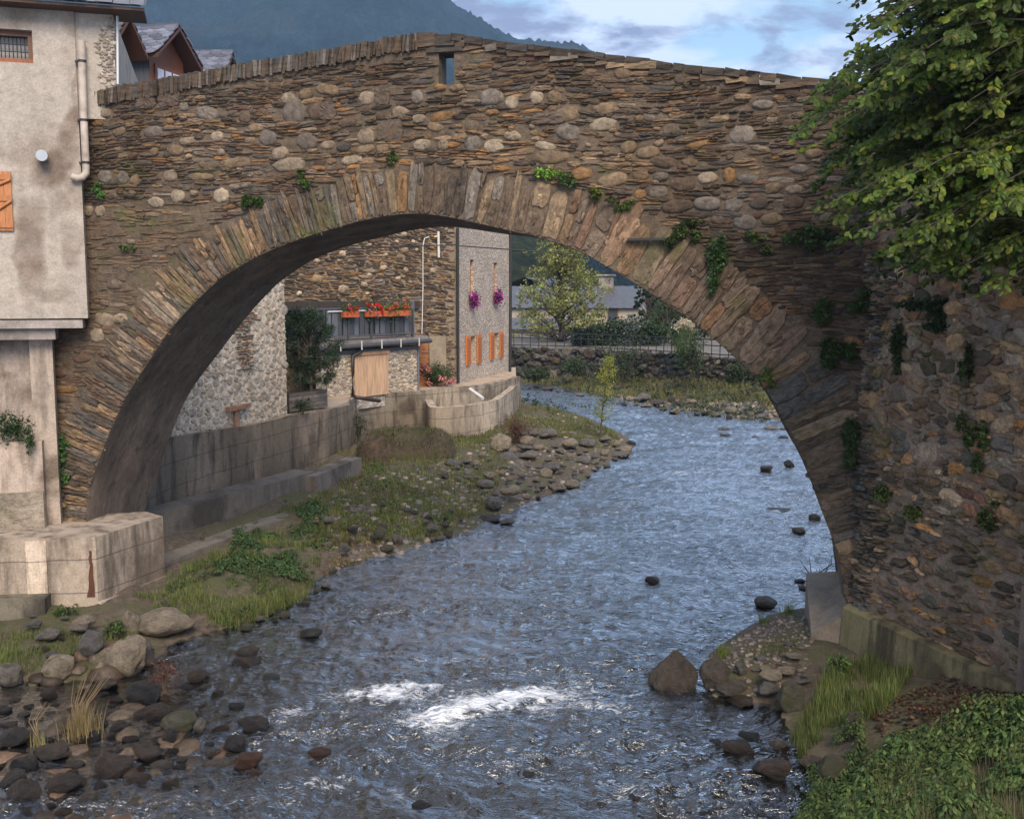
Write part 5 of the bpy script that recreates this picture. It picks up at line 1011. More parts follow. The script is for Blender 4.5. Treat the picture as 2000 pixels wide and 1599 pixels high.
while yy0 < 560:
    for k in range(3 if yy0 > -60 else 2):
        Yd = rt_.uniform(9.6, 13.0); xl = left_edge(yy0+15)+rt_.uniform(0, 90)*(k > 0)+(0 if k == 0 else rt_.uniform(0, 200)); sprays.append((xl, yy0+rt_.uniform(-14, 14), Yd))
    yy0 += 22
for k in range(150): y_ = rt_.uniform(-160, 540); sprays.append((rt_.uniform(left_edge(y_)+40, 2010), y_, rt_.uniform(9.8, 14)))
for xl, y_, Yd in sprays:
    tip = at_y(xl, y_, Yd); ln = rt_.uniform(1.3, 2.4); rise_ = rt_.uniform(.25, .6)
    root_ = tip+np.array([ln, (TX[1]-tip[1])*.35*min(1, ln/2), rise_*ln*.75]); root_[0] = min(root_[0], TX[0]+.6)
    t = np.linspace(0, 1, 9)[:, None]; pth = root_*(1-t)+tip*t; pth[:, 2] += .22*np.sin(t[:, 0]*pi)
    tube(br, pth[::2], np.linspace(.012, .003, 5), M['bark'], 5)
    if rt_.uniform() < .35: z_ = max(root_[2]-rt_.uniform(.6, 1.5), 1); tube(br, [(TX[0], TX[1], z_), (np.array([TX[0], TX[1], z_])+root_)/2+np.array([0, 0, .15]), root_], [.07, .045, .018], M['bark'], 6)
    D = tip-root_; D /= np.linalg.norm(D); side = np.cross(D, [0, 0, 1.]); side /= np.linalg.norm(side)
    P_, Nn, Td = [], [], []
    for tw in range(rt_.integers(9, 13)):
        u = rt_.uniform(.12, 1); b0 = np.array([np.interp(u, t[:, 0], pth[:, j]) for j in range(3)]); sg = 1 if tw % 2 else -1; tl = (1.05-u)*.75+.16
        td = D*.8+side*sg*.9; td /= np.linalg.norm(td); nl = max(6, int(tl/.026))
        for q in range(nl):
            f = (q+.5)/nl; c = b0+td*tl*f+np.array([0, 0, -.20*tl*f*f]); ls = 1 if q % 2 else -1; sd = np.cross(td, [0, 0, 1.])
            P_.append(c+sd*ls*.030+rt_.normal(size=3)*.016); Nn.append(np.array([-.15, -.85, .85])+rt_.normal(size=3)*.42); Td.append(td*.7+sd*ls*.6+np.array([0, 0, -.5]))
    P_ = np.array(P_); n = len(P_); cl = vary((.058, .090, .010), n, rt_, .28)*(1+.25*rt_.normal()); yl = rt_.uniform(size=n) < .10; cl[yl] = cl[yl]*np.array([2.1, 1.6, 1.0])
    V, F, cc = leaves(P_, np.array(Nn), rt_.uniform(.055, .105, n), rt_, np.clip(cl, .004, 1), .62, .3, np.array(Td)); lf_.add(V, F, M['leaf'], cc)
# inner mass (dark depth of the crown)
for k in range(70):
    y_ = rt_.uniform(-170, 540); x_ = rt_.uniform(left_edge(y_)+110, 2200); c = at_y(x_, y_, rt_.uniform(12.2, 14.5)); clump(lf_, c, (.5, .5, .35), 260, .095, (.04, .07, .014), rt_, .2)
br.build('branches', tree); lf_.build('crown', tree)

# other trees ----------------------------------------------------------------
def round_tree(name, label, px, pyb, Y, pyt, wpx, col, n=2600, size=.3, crown_lo=.35, trunk=.16, levels=None, rg=None, cl=40, zb=None):
    rg = rg or rng; b = at_y(px, pyb, Y); tp_ = at_y(px, pyt, Y); H_ = tp_[2]-b[2]; W_ = wpx*Y/2000; t = thing(name, label, 'tree', b)
    mb = MB(); tube(mb, [b, b+np.array([.05*H_*.3, 0, H_*.4]), b+np.array([0, 0, H_*.9])], [trunk, trunk*.7, trunk*.15], M['bark'], 7)
    mc = MB(); k = cl
    for j in range(k):
        u = (j+.5)/k; zz = crown_lo+(1-crown_lo)*u; prof = (levels(u) if levels else math.sqrt(max(0, 1-(2*u-.85)**2/1.4)))
        a_ = rg.uniform(0, 2*pi); rr = W_/2*prof*rg.uniform(.35, 1.0); c = b+np.array([cos(a_)*rr, sin(a_)*rr, H_*zz]); s_ = W_*.13*rg.uniform(.8, 1.5)
        tube(mb, [b+np.array([0, 0, H_*max(zz-.22, .1)]), c], [trunk*.3, trunk*.08], M['bark'], 4, cap=False)
        clump(mc, c, (s_*1.25, s_*1.25, s_*.7), n//k, size, np.array(col)*rg.uniform(.75, 1.3), rg, .2)
    mb.build('trunk', t); mc.build('crown', t); return t
round_tree('broadleaf_tree', 'broad yellow-green tree standing before the long white house', 1094, 688, 80, 468, 190, (.23, .24, .075), 13000, .22, .16, .22, lambda u: (1.0 if u < .3 else 1.15*(1-u)**.5), cl=130)
round_tree('dark_tree', 'dark green tree right of the long slate roof', 1268, 690, 88, 545, 70, (.03, .055, .02), 1800, .35, .1, .2)
round_tree('dark_tree', 'dark tree mostly hidden behind the right side of the arch', 1345, 700, 84, 560, 100, (.035, .06, .02), 2400, .35, .1, .2)
round_tree('dark_tree', 'small pale-tipped evergreen at the right end of the long house', 1300, 700, 78, 572, 60, (.07, .09, .03), 1500, .28, .1, .2)
for x_, w_, h_, c_, l_ in [(1140, 60, 48, (.02, .035, .018), 'nearly black hedge clump beside the yellow-green tree'), (1195, 80, 62, (.035, .06, .022), 'rounded green bush left of the pampas plume'), (1165, 50, 50, (.05, .075, .03), 'mid green bush behind the railing, left of the rounded one'), (1270, 84, 66, (.04, .065, .022), 'largest rounded bush behind the railing'), (1335, 60, 60, (.03, .05, .02), 'dark bush under the pampas plume'), (1232, 60, 70, (.12, .14, .12), 'loose grey-green bush against the white wall')]:
    shrub(x_, 684, w_, h_, 'bush', l_, 'bush', c_, 1500, .22, Y=74, stem=False)
# creepers hanging down the embankment
for x_, y_, w_, h_, l_ in [(1215, 775, 120, 130, 'dark willow bush spilling over the embankment wall'), (1350, 742, 70, 100, 'reedy green bush climbing the embankment beside the railing'), (1120, 735, 60, 40, 'low bush on the left part of the embankment'), (1045, 745, 70, 30, 'weedy bush at the foot of the far embankment'), (1440, 760, 60, 60, 'bush on rubble close to the right side of the arch')]:
    shrub(x_, y_, w_, h_, 'bush', l_, 'bush', (.05, .075, .03), 1300, .13, Y=(66 if x_ < 1200 else 64.5) if x_ < 1300 else 58)
# pampas grass
p_ = at_y(1335, 690, 61); t = thing('pampas_grass', 'pampas grass with one cream drooping plume behind the railing', 'plant', p_); mb = MB(); V, F, cc = blades(p_+rng.normal(size=(220, 3))*np.array([.3, .3, 0]), 1.9, rng, vary((.10, .15, .05), 220, rng), .04, .6); mb.add(V, F, M['grass'], cc); mb.build('leaf_tuft', t)
mb = MB(); A_ = at_y(1350, 640, 61); B_ = at_y(1324, 638, 61); mid = at_y(1340, 622, 61); pt = np.array([A_*(1-u)**2+2*mid*u*(1-u)+B_*u*u for u in np.linspace(0, 1, 60)]); P_ = pt[rng.integers(0, 60, 700)]+rng.normal(size=(700, 3))*.12
V, F, cc = leaf_simple(P_, rng.normal(size=(700, 3)), .2, rng, vary((.55, .48, .36), 700, rng, .1), .25); mb.add(V, F, M['petal'], cc); mb.build('plume', t)
# young willow on the gravel bar
b = ground_at(1172, 860); t = thing('young_willow', 'slender young yellow-green willow on the tip of the gravel bar', 'tree', b); m_ = b[1]/2000; tp_ = b+np.array([18*m_, .1, 163*m_]); mb = MB(); tube(mb, [b-np.array([0, 0, .1]), b*.6+tp_*.4+np.array([-.05, 0, 0]), tp_], [.045, .03, .008], M['bark'], 7); mc = MB()
for k in range(60):
    u = rng.uniform(.22, .98); c0 = b*(1-u)+tp_*u; a_ = rng.uniform(0, 2*pi); ln = np.interp(u, [.2, .4, .6, 1], [.45, .75, .62, .12])*rng.uniform(.6, 1.1); e = c0+np.array([cos(a_)*ln, sin(a_)*ln, ln*rng.uniform(.1, .7)]); tube(mb, [c0, (c0+e)/2+np.array([0, 0, .03]), e], [.012, .007, .003], M['bark'], 4, cap=False)
    n = 34; P_ = c0+(e-c0)*rng.uniform(.25, 1.1, (n, 1))+rng.normal(size=(n, 3))*.065; V, F, cc = leaf_simple(P_, rng.normal(size=(n, 3))+np.array([0, 0, .4]), .085, rng, vary((.34, .36, .07) if u > .55 or rng.uniform() < .4 else (.20, .26, .07), n, rng, .2), .3); mc.add(V, F, M['leaf'], cc)
mb.build('trunk', t); mc.build('crown', t)
# conifer in the planter
b = at_py(602, 34.2, 2.7); t = thing('conifer', 'bushy dark green pine growing in the plank planter', 'tree', b); mb = MB(); mc = MB(); m_ = b[1]/2000
for dx_ in (-.25, .1): tube(mb, [b+np.array([dx_, 0, -.2]), b+np.array([dx_*1.2, 0, 1.8]), b+np.array([dx_, 0, 3.1])], [.06, .05, .02], M['bark'], 6)
for k in range(85):
    u = rng.uniform(0, 1); zz = .45+u*2.3; wd = np.interp(u, [0, .3, .7, 1], [.85, 1.05, .85, .3]); sx_ = rng.uniform(-1, 1); dx_ = sx_*wd*(1.0 if sx_ < 0 else 1.15); c = b+np.array([dx_, rng.uniform(-.5, .5), zz]); n = 150
    d = np.array([dx_*.5, -.1, .35]); P_ = c+rng.uniform(-.5, .5, (n, 1))*d*.6+rng.normal(size=(n, 3))*.085; V, F, cc = leaf_simple(P_, rng.normal(size=(n, 3)), .14, rng, vary((.035, .062, .034), n, rng, .3)*rng.uniform(.7, 1.4), .16); mc.add(V, F, M['leaf'], cc); tube(mb, [b+np.array([0, 0, max(.3, zz-.5)]), c], [.02, .008], M['bark'], 4, cap=False)
mb.build('trunk', t); mc.build('crown', t)
shrub(592, 806, 60, 30, 'shrub', 'grey-green lavender-like tuft spilling over the river wall below the planter', 'shrub', (.06, .08, .045), 900, .05, z=2.3)
shrub(853, 752, 74, 44, 'hydrangea', 'round hydrangea bush with pink flower heads by the orange door', 'shrub', (.05, .09, .025), 1600, .09, z=2.0, fl=((.55, .22, .22), 12, .16))
# balcony flowers
for x0, x1, w_, l_, fc in [(672, 700, 1, 'left flower box with sparse orange-red geraniums on the balcony railing', (.6, .05, .02)), (718, 744, 1, 'middle flower box with bright red geraniums on the balcony railing', (.75, .01, .01)), (746, 800, 1, 'long right flower box with trailing yellow-green plants and orange flowers', (.6, .13, .05))]:
    s0 = SF.hit(x0, 600, .3)[0]; s1 = SF.hit(x1, 600, .3)[0]; t = thing('flower_box', l_, 'flower box', SF.w((s0+s1)/2, 5.2, .25)); mb = MB(); box(mb, SF, s0, s1, 5.12, 5.34, .14, .36, M['terracotta']); mb.build('trough', t)
    mb = MB(); n = int((s1-s0)*420); P_ = SF.w(rng.uniform(s0-.05, s1+.05, n), 5.4+.16*rng.normal(size=n)-.15*(rng.uniform(size=n) < .2), .25+.1*rng.normal(size=n)); V, F, cc = leaf_simple(P_, rng.normal(size=(n, 3))+[0, -.5, .5], .085, rng, vary((.12, .17, .03) if x0 > 745 else (.05, .10, .02), n, rng, .3)); mb.add(V, F, M['leaf'], cc); mb.build('foliage', t)
    k = int((s1-s0)*(7 if x0 != 718 else 14))
    for q in range(k): mb = MB(); c = SF.w(rng.uniform(s0, s1), 5.5+.12*rng.normal(), .34+.05*rng.normal()); V, F, cc = leaf_simple(c+rng.normal(size=(22, 3))*.045, rng.normal(size=(22, 3)), .07, rng, vary(fc if rng.uniform() < .8 else (.6, .2, .2), 22, rng, .15), .9); mb.add(V, F, M['petal'], cc); mb.build('flower_head', t)
for x_, y_, l_ in [(926, 586, 'purple flower basket under the left arched window of the pebbled house'), (972, 580, 'purple flower basket under the right arched window of the pebbled house')]:
    s0, z0 = CFm.hit(x_, y_, .2); t = thing('flower_basket', l_, 'flower basket', CFm.w(s0, z0-.3, .2)); mb = MB(); tube(mb, [CFm.w(s0, z0-.28, .2), CFm.w(s0, z0, .2)], [.10, .2], M['iron'], 8); mb.build('pot', t); mb = MB(); P_ = CFm.w(s0, z0, .22)+rng.normal(size=(420, 3))*np.array([.11, .11, .17]); V, F, cc = leaf_simple(P_, rng.normal(size=(420, 3)), .11, rng, vary((.36, .02, .30), 420, rng, .25), .8); g_ = rng.uniform(size=420) < .2; cc = cc.reshape(420, 4, 3); cc[g_] = (.05, .09, .02); mb.add(V, F, M['petal'], cc.reshape(-1, 3)); mb.build('flowers', t)

# plants rooted in the bridge and walls ---------------------------------------
def wallplant(fr, px, py, w_, h_, label, col=(.04, .075, .018), n=None, size=.045, name='wall_plant', d=.1, hang=0):
    s0, z0 = fr.hit(px, py); c = fr.w(s0, z0, d); m_ = c[1]/2000; rx_ = w_*m_/2; rz_ = h_*m_/2; n = n or int(220+w_*h_*.55); t = thing(name, label, 'plant', fr.w(s0, z0, .03)); mb = MB()
    for k in range(6): e = c+np.array([rng.normal()*rx_*.5, 0, rng.normal()*rz_*.5]); tube(mb, [fr.w(s0, z0, -.02), (c+e)/2, e], [.01, .007, .003], M['bark'], 4)
    mb.build('stem', t); mb = MB(); 
    for j in range(4):
        q_ = c+np.array([rng.normal()*rx_*.45, 0, rng.normal()*rz_*.5]); clump(mb, q_, (rx_*rng.uniform(.3, .7), .10, rz_*rng.uniform(.3, .75)), n//3, size*rng.uniform(.8, 1.2), np.array(col)*rng.uniform(1.2, 2.0), rng, .1, up=.5)
    mb.build('foliage', t)
B_ = BF
for a in [(B_, 488, 396, 44, 44, 'dark fern tuft at the outer edge of the arch ring, left of the crown'), (B_, 596, 352, 30, 34, 'small fern above the arch ring between the left fern tuft and the crown', (.05, .08, .02)), (B_, 770, 312, 30, 24, 'tiny moss tuft above the arch ring near the slit', (.06, .08, .025)),
          (B_, 1055, 330, 74, 32, 'bright green cushion plant on top of the arch ring right of the crown', (.11, .19, .03)), (B_, 1108, 350, 50, 24, 'dark green plant just right of the bright cushion on the arch ring', (.05, .09, .025)), (B_, 1158, 378, 36, 26, 'small olive tuft between cushion plant and iron bar', (.07, .09, .02)), (B_, 1210, 396, 50, 26, 'low fern above the arch ring left of the iron bar', (.05, .08, .02)),
          (B_, 1328, 462, 74, 46, 'spreading ivy directly right of the iron bar', (.045, .065, .02)), (B_, 1405, 520, 46, 120, 'long hanging ivy trailing over the right side of the arch ring', (.045, .08, .025)), (B_, 1480, 470, 60, 34, 'thin creeper on the slates right of the hanging ivy', (.05, .07, .02)), (B_, 1590, 470, 110, 60, 'dark creeper mat at the tree\'s left edge', (.035, .055, .02)),
          (B_, 1600, 610, 70, 60, 'round creeper patch on dark layered slates right of the arch', (.04, .06, .02)), (B_, 1640, 700, 90, 90, 'bushy creeper beside the orange stone on the right abutment', (.035, .055, .015)), (B_, 1668, 870, 70, 130, 'tall dark creeper growing between the arch ring and the cobbled wall', (.04, .06, .018)), (B_, 1500, 735, 36, 40, 'small bright tuft on the arch edge at mid right', (.09, .12, .03)),
          (B_, 200, 376, 34, 26, 'small green herb beside the foot of the downpipe', (.06, .12, .03)), (B_, 250, 487, 26, 22, 'tiny pale green tuft on the mortared left haunch', (.11, .15, .05)), (B_, 118, 882, 58, 84, 'dense green bush rooted low on the left abutment', (.05, .095, .03)), (B_, 102, 805, 20, 20, 'very small weed above the dense bush', (.05, .09, .03)),
          (WF, 1760, 690, 60, 120, 'dark mossy creeper hanging on the cobbled wall under the tree', (.03, .045, .015)), (WF, 1895, 760, 40, 100, 'narrow green creeper strip on the upper cobbled wall', (.035, .05, .015)), (WF, 1925, 850, 46, 90, 'fern-like bush on the right part of the cobbled wall', (.045, .07, .02)), (WF, 1735, 960, 60, 40, 'low green tuft on the cobbled wall by the arch foot', (.055, .08, .02)), (WF, 1790, 1000, 40, 40, 'small tuft in the middle of the cobbled wall', (.06, .08, .02)), (WF, 1940, 1010, 40, 60, 'mossy tuft on the lower right cobbled wall', (.045, .06, .015)), (WF, 1700, 600, 70, 60, 'mossy creeper just under the leaf canopy', (.035, .055, .015)), (WF, 1840, 610, 160, 60, 'shaded ivy sheet directly under the tree crown', (.025, .045, .018))]:
    wallplant(*a)
p_ = HF.w(HF.hit(35, 850, -.2)[0], HF.hit(35, 862, -.2)[1], -.15); t = thing('wall_shrub', 'dark green shrub growing on top of the low plaster wall at the far left', 'shrub', p_); mb = MB(); tube(mb, [p_-np.array([0, 0, .1]), p_+np.array([0, 0, .3])], .02, M['bark'], 5); mb.build('stem', t); mb = MB(); clump(mb, p_+np.array([-.05, -.1, .27]), (.42, .2, .34), 1500, .05, (.04, .08, .025), rng, .2); clump(mb, p_+np.array([.3, -.15, -.02]), (.14, .12, .22), 350, .05, (.04, .08, .025), rng, .2); mb.build('foliage', t)

# ------------------------------------------------------------------ rocks
def rock_mesh(name, seed, kind, mat, sub=4):
    bm = bmesh.new(); bmesh.ops.create_icosphere(bm, subdivisions=sub, radius=1); rg = np.random.default_rng(seed); V = np.array([v.co[:] for v in bm.verts]); D = V/np.linalg.norm(V, axis=1)[:, None]; r = np.ones(len(D))
    for k in range(14 if kind == 'angular' else 9):
        n = sphere_dir(1, rg)[0]; lim = rg.uniform(.45, .8) if kind != 'round' else rg.uniform(.68, .93); q = D@n; c = q > .05; rr = np.where(c, lim/np.maximum(q, .05), 9); k_ = .015 if kind != 'round' else .05; r = -k_*np.log(np.exp(-r/k_)+np.exp(-rr/k_))
    r = r*(1+.10*fbm(D[:, 0]*1.6, D[:, 1]*1.6, D[:, 2]*1.6, seed, 3)+.035*fbm(D[:, 0]*6, D[:, 1]*6, D[:, 2]*9, seed+3, 4))
    V = D*r[:, None]
    if kind == 'wedge':
        k_ = (V[:, 2:]+1)/2; V[:, :2] *= 1.08-(.98 if mat is M['rock_brown'] else .72)*np.clip(k_, 0, 1)**1.0; V[:, :1] += .12*k_; an = np.arctan2(V[:, 1], V[:, 0]); V[:, :2] *= (1-.16*np.abs(fbm(an*2.2, V[:, 2]*.5, 0, 5, 4)))[:, None]; V *= 1+.05*fbm(V[:, 0]*3, V[:, 1]*3, V[:, 2]*1.2, seed, 3)[:, None]
    V /= np.abs(V).max(0); 
    for v, c in zip(bm.verts, V): v.co = c
    me = bpy.data.meshes.new(name); bm.to_mesh(me); bm.free(); me.polygons.foreach_set('use_smooth', [True]*len(me.polygons)); me.materials.append(mat); return me
RMESH = {'wedge': [rock_mesh('rock_brown', 91, 'wedge', M['rock_brown'])], 'wedge_tan': [rock_mesh('rock_tan', 44, 'wedge', M['rock_tan'])]}
for mk_, ki in (('rock', 'round'), ('rock_tan', 'round'), ('rock_moss', 'round'), ('rock_wet', 'angular'), ('rock_rust', 'angular'), ('rock_brown', 'angular')):
    RMESH[mk_] = [rock_mesh(mk_, 10+j*7+len(mk_), ki if j < 2 else ('angular' if mk_ == 'rock' else ki), M[mk_]) for j in range(6 if mk_ in ('rock', 'rock_wet') else 3)]
def rock(px, py, wp, hp, kind, label, name='boulder', group=None, z=None, rot=None, v=None, sink=.25, depth=.9):
    """px, py: centre of the visible rock in the photograph; wp, hp its size there"""
    zb = (z if z is not None else 0.); p_ = at_z(px, py+hp*.42, zb)
    if z is None: zg = gz(p_[0], p_[1]); p_ = at_z(px, py+hp*.42, max(zg, 0))
    m_ = p_[1]/2000; a = wp*m_/2; b = a*depth; se = (HC-p_[2])/math.hypot(p_[1], HC-p_[2]); h = max(hp*.42, (hp-.48*wp*depth*se)/math.sqrt(1-se*se))*m_; ms = RMESH[kind]; me = ms[(v if v is not None else random.randrange(len(ms))) % len(ms)]
    o = bpy.data.objects.new(name, me); C.objects.link(o); hz = h*(1+sink)/2; o.location = (p_[0], p_[1]+b*.7, p_[2]+h-hz-.0); o.scale = (a, b, hz); o.rotation_euler = (0, random.uniform(-.1, .1), (random.uniform(-.5, .5) if rot is None else rot))
    return tag(o, label, 'rock', group)
for q in [(312, 1217, 122, 62, 'rock_tan', 'largest flat-topped tan boulder just below the concrete corner wall', 1), (225, 1280, 128, 100, 'wedge_tan', 'pointed tan boulder in front of the flat-topped one', 0), (106, 1304, 72, 50, 'rock_tan', 'smooth egg-shaped tan boulder left of the pointed one', 2), (160, 1214, 46, 26, 'rock_tan', 'small flat tan boulder under the rust streak', 1), (14, 1320, 50, 48, 'rock', 'grey boulder cut by the left edge of the photo, beside the brown pool', 0), (165, 1258, 62, 54, 'rock', 'grey angular boulder between the egg-shaped and the pointed boulders', 3), (252, 1222, 44, 56, 'rock_tan', 'narrow upright boulder leaning on the flat-topped one', 0), (88, 1240, 54, 28, 'rock', 'low grey stone in the grass left of the small flat tan boulder', 1),
          (278, 1352, 84, 44, 'rock_wet', 'wet dark slab at the edge of the brown pool below the pointed boulder', 0), (345, 1413, 82, 46, 'rock_moss', 'mossy flat boulder among the wet stones right of the dry grass tuft', 1), (328, 1440, 44, 34, 'rock_wet', 'small rounded wet stone in front of the mossy flat boulder', 2), (388, 1418, 26, 34, 'rock', 'small pale stone touching the mossy flat boulder', 1), (278, 1262, 34, 34, 'rock', 'small grey stone squeezed under the flat-topped boulder', 2), (385, 1320, 50, 30, 'rock_wet', 'dark triangular stone in the pool edge right of the reddish weeds', 1),
          (478, 1275, 56, 34, 'rock_wet', 'dark rounded wet stone where the pool meets the rapids', 3), (480, 1296, 74, 24, 'rock_wet', 'flat mossy wet stone right below the dark rounded one', 0), (525, 1326, 54, 20, 'rock_wet', 'dark low stone amid ripples left of the rapids', 4), (605, 1239, 66, 18, 'rock_wet', 'flat purple-brown stone awash above the rapids', 2), (478, 1488, 66, 40, 'rock_rust', 'rust-coloured wedge stone in the lower left current', 0), (626, 1474, 62, 24, 'rock_rust', 'bright orange-brown stone in the current left of the rapids', 1), (428, 1425, 40, 20, 'rock_rust', 'brown stone in the shallows right of the mossy flat boulder', 2), (500, 1515, 40, 26, 'rock_rust', 'small rusty stone right below the wedge stone', 1),
          (28, 1440, 78, 44, 'rock_wet', 'broad wet stone at the left edge beside the thin dry stalks', 1), (95, 1475, 84, 36, 'rock_wet', 'wet slab in front of the thin dry stalks', 2), (215, 1500, 96, 44, 'rock_wet', 'broad wet slab in the lower left shallows', 0), (280, 1470, 80, 36, 'rock_wet', 'wet stone left of the rusty wedge, nearest the mossy boulder', 3), (40, 1550, 80, 54, 'rock_wet', 'dark stone near the bottom left corner', 4), (125, 1530, 90, 46, 'rock_wet', 'dark slab right of the bottom left corner stone', 1), (170, 1440, 60, 22, 'rock_wet', 'stone at the foot of the dry grass tuft', 0),
          (1278, 1133, 36, 15, 'rock_wet', 'lone brown stone in mid-river opposite the right pier', 0), (1503, 1177, 54, 28, 'rock_wet', 'black block-shaped rock standing in the water off the right bank', 1), (1565, 1037, 30, 14, 'rock_wet', 'small dark stone near the arch foot, middle of the right channel', 2), (1498, 914, 28, 14, 'rock_wet', 'small stone upstream right, left one of a pair', 3), (1545, 906, 26, 16, 'rock_wet', 'small stone upstream right, right one of a pair', 4), (1530, 996, 60, 10, 'rock_wet', 'flat stone barely breaking the water upstream of the pier', 1), (1595, 1010, 30, 14, 'rock_wet', 'dark stone touching the inner side of the right pier', 0),
          (1320, 1312, 108, 96, 'wedge', 'tall pointed brown rock at the water edge of the right bank', 2), (1400, 1318, 66, 66, 'rock_brown', 'brown rock right next to the tall pointed one', 1), (1430, 1345, 74, 40, 'rock_brown', 'broad brown rock in front, between the pointed rock and the olive boulder', 0), (1455, 1373, 62, 22, 'rock_wet', 'flat wet stone in front of the broad brown rock', 2), (1547, 1363, 62, 58, 'rock_moss', 'round olive boulder at the waterline of the right bank', 0), (1503, 1345, 46, 36, 'rock', 'grey stone left of the round olive boulder', 1), (1562, 1330, 58, 18, 'rock', 'flat pale stone on the path above the olive boulder', 3), (1448, 1305, 30, 28, 'rock', 'small grey stone behind the broad brown rock', 2), (1512, 1320, 50, 22, 'rock_tan', 'flat tan stone above the grey one on the right bank', 2),
          (1450, 1463, 80, 36, 'rock_wet', 'dark flat-topped rock in the water left of the nettles', 4), (1512, 1503, 84, 50, 'rock_wet', 'large dark slanting rock at the lower right waterline', 3), (1632, 1504, 68, 56, 'rock_moss', 'grey-green boulder among the nettles', 2), (1590, 1490, 50, 30, 'rock_brown', 'brown stone half buried left of the grey-green boulder', 1), (1470, 1440, 54, 18, 'rock_wet', 'thin slab behind the dark flat-topped rock', 0), (1400, 1452, 30, 15, 'rock_wet', 'small stone left of the dark flat-topped rock', 2), (1522, 1455, 46, 22, 'rock_brown', 'brownish slab right of the dark flat-topped rock', 0), (1675, 1408, 36, 32, 'rock_brown', 'small stone in the bright grass of the right bank', 2),
          (966, 983, 38, 27, 'rock', 'smooth pale boulder alone at the waterline of the gravel bar', 0), (990, 1019, 32, 15, 'rock', 'low grey stone in the water beyond the pale boulder', 1), (960, 1015, 50, 18, 'rock_wet', 'striped dark stone beside the low grey one', 2), (820, 1040, 0, 0, None, None, 0)]:
    if q[4]: rock(*q[:4], q[4], q[5], v=q[6])
for q in [(775, 1050, 24, 26, 'rock', 'upright reddish grey cobble at the waterline of the bar'), (740, 1040, 30, 22, 'rock_moss', 'olive cobble left of the upright reddish one'), (862, 1052, 28, 16, 'rock', 'round grey cobble near the brown reeds on the bar'), (715, 1000, 40, 22, 'rock', 'pair-like rounded cobble in the weeds, left part of the bar'), (687, 997, 36, 24, 'rock', 'rounded violet-grey cobble beside it in the weeds, farther left'), (1030, 860, 32, 18, 'rock_tan', 'round tan boulder at the foot of the pale concrete bay'), (1075, 910, 44, 26, 'rock', 'long light grey boulder in the middle of the stony bar'), (1120, 945, 34, 18, 'rock_tan', 'blocky tan boulder at the waterline of the stony bar'), (1215, 885, 36, 18, 'rock', 'broad boulder at the outer tip of the bar'), (1235, 865, 24, 10, 'rock_wet', 'dark stone beyond the outer tip of the bar'), (1115, 865, 34, 18, 'rock_tan', 'pale boulder left of the young willow'), (885, 905, 34, 16, 'rock', 'blue-grey slab among weeds under the concrete bay')]:
    rock(*q)
# stones of the bars: many alike
rr_ = np.random.default_rng(11); random.seed(5)
def in_poly(px, py, poly):
    c = False; n = len(poly)
    for i in range(n):
        x1, y1 = poly[i]; x2, y2 = poly[(i+1) % n]
        if (y1 > py) != (y2 > py) and px < (x2-x1)*(py-y1)/(y2-y1)+x1: c = not c
    return c
def scatter(poly, n, sz, kinds, label, group, asp=(.4, .7), name='stone', z=None):
    xs = [p[0] for p in poly]; ys = [p[1] for p in poly]; k = 0; done = []
    for _ in range(n*30):
        if k >= n: break
        x, y = rr_.uniform(min(xs), max(xs)), rr_.uniform(min(ys), max(ys))
        if not in_poly(x, y, poly): continue
        w_ = sz[0]+(sz[1]-sz[0])*rr_.uniform()**2
        if any(abs(x-a) < (w_+b)*.42 and abs(y-c) < (w_+b)*.22 for a, c, b in done): continue
        done.append((x, y, w_)); rock(x, y, w_, w_*rr_.uniform(*asp), kinds[rr_.integers(len(kinds))], label, name, group, z=z); k += 1
scatter([(860, 925), (1010, 830), (1100, 825), (1215, 855), (1240, 870), (1205, 900), (1150, 930), (1060, 970), (960, 975)], 105, (14, 50), ['rock', 'rock', 'rock_tan', 'rock'], 'rounded cobble among many on the stony bar below the concrete bay', 'cobbles on the stony bar')
scatter([(600, 1000), (760, 985), (940, 1000), (860, 1052), (700, 1092), (630, 1090)], 34, (12, 34), ['rock', 'rock', 'rock_moss', 'rock_wet'], 'cobble among many along the weedy waterline of the bar', 'cobbles along the weedy waterline')
scatter([(430, 1222), (520, 1200), (600, 1165), (628, 1122), (655, 1108), (640, 1150), (560, 1205), (450, 1240)], 22, (12, 34), ['rock', 'rock_wet', 'rock_moss'], 'stone among others edging the grass at the waterline of the left bank', 'stones edging the left grass bank', (.35, .6))
scatter([(1215, 770), (1340, 782), (1500, 800), (1540, 822), (1430, 818), (1300, 800), (1210, 790)], 60, (14, 42), ['rock', 'rock_tan', 'rock', 'rock_wet'], 'boulder among many along the far shore', 'boulders along the far shore', (.35, .6))
scatter([(1140, 765), (1230, 775), (1210, 790), (1060, 758), (1030, 750)], 14, (10, 30), ['rock', 'rock_wet'], 'low stone among others at the far bend of the river', 'stones at the far bend', (.3, .45))
scatter([(1400, 835), (1545, 835), (1560, 860), (1420, 850)], 6, (24, 60), ['rock_wet', 'rock'], 'flat stone awash among others off the far shore', 'stones awash off the far shore', (.15, .3))
scatter([(1450, 1262), (1580, 1255), (1575, 1320), (1440, 1310)], 22, (16, 44), ['rock', 'rock', 'rock_tan'], 'flat paving-like stone among others before the bridge footing', 'flat stones before the footing', (.3, .5))
scatter([(1560, 1130), (1625, 1115), (1632, 1165), (1565, 1160)], 7, (20, 50), ['rock_wet', 'rock_brown'], 'dark stone in the driftwood pile by the right pier', 'stones in the driftwood pile', (.35, .6))
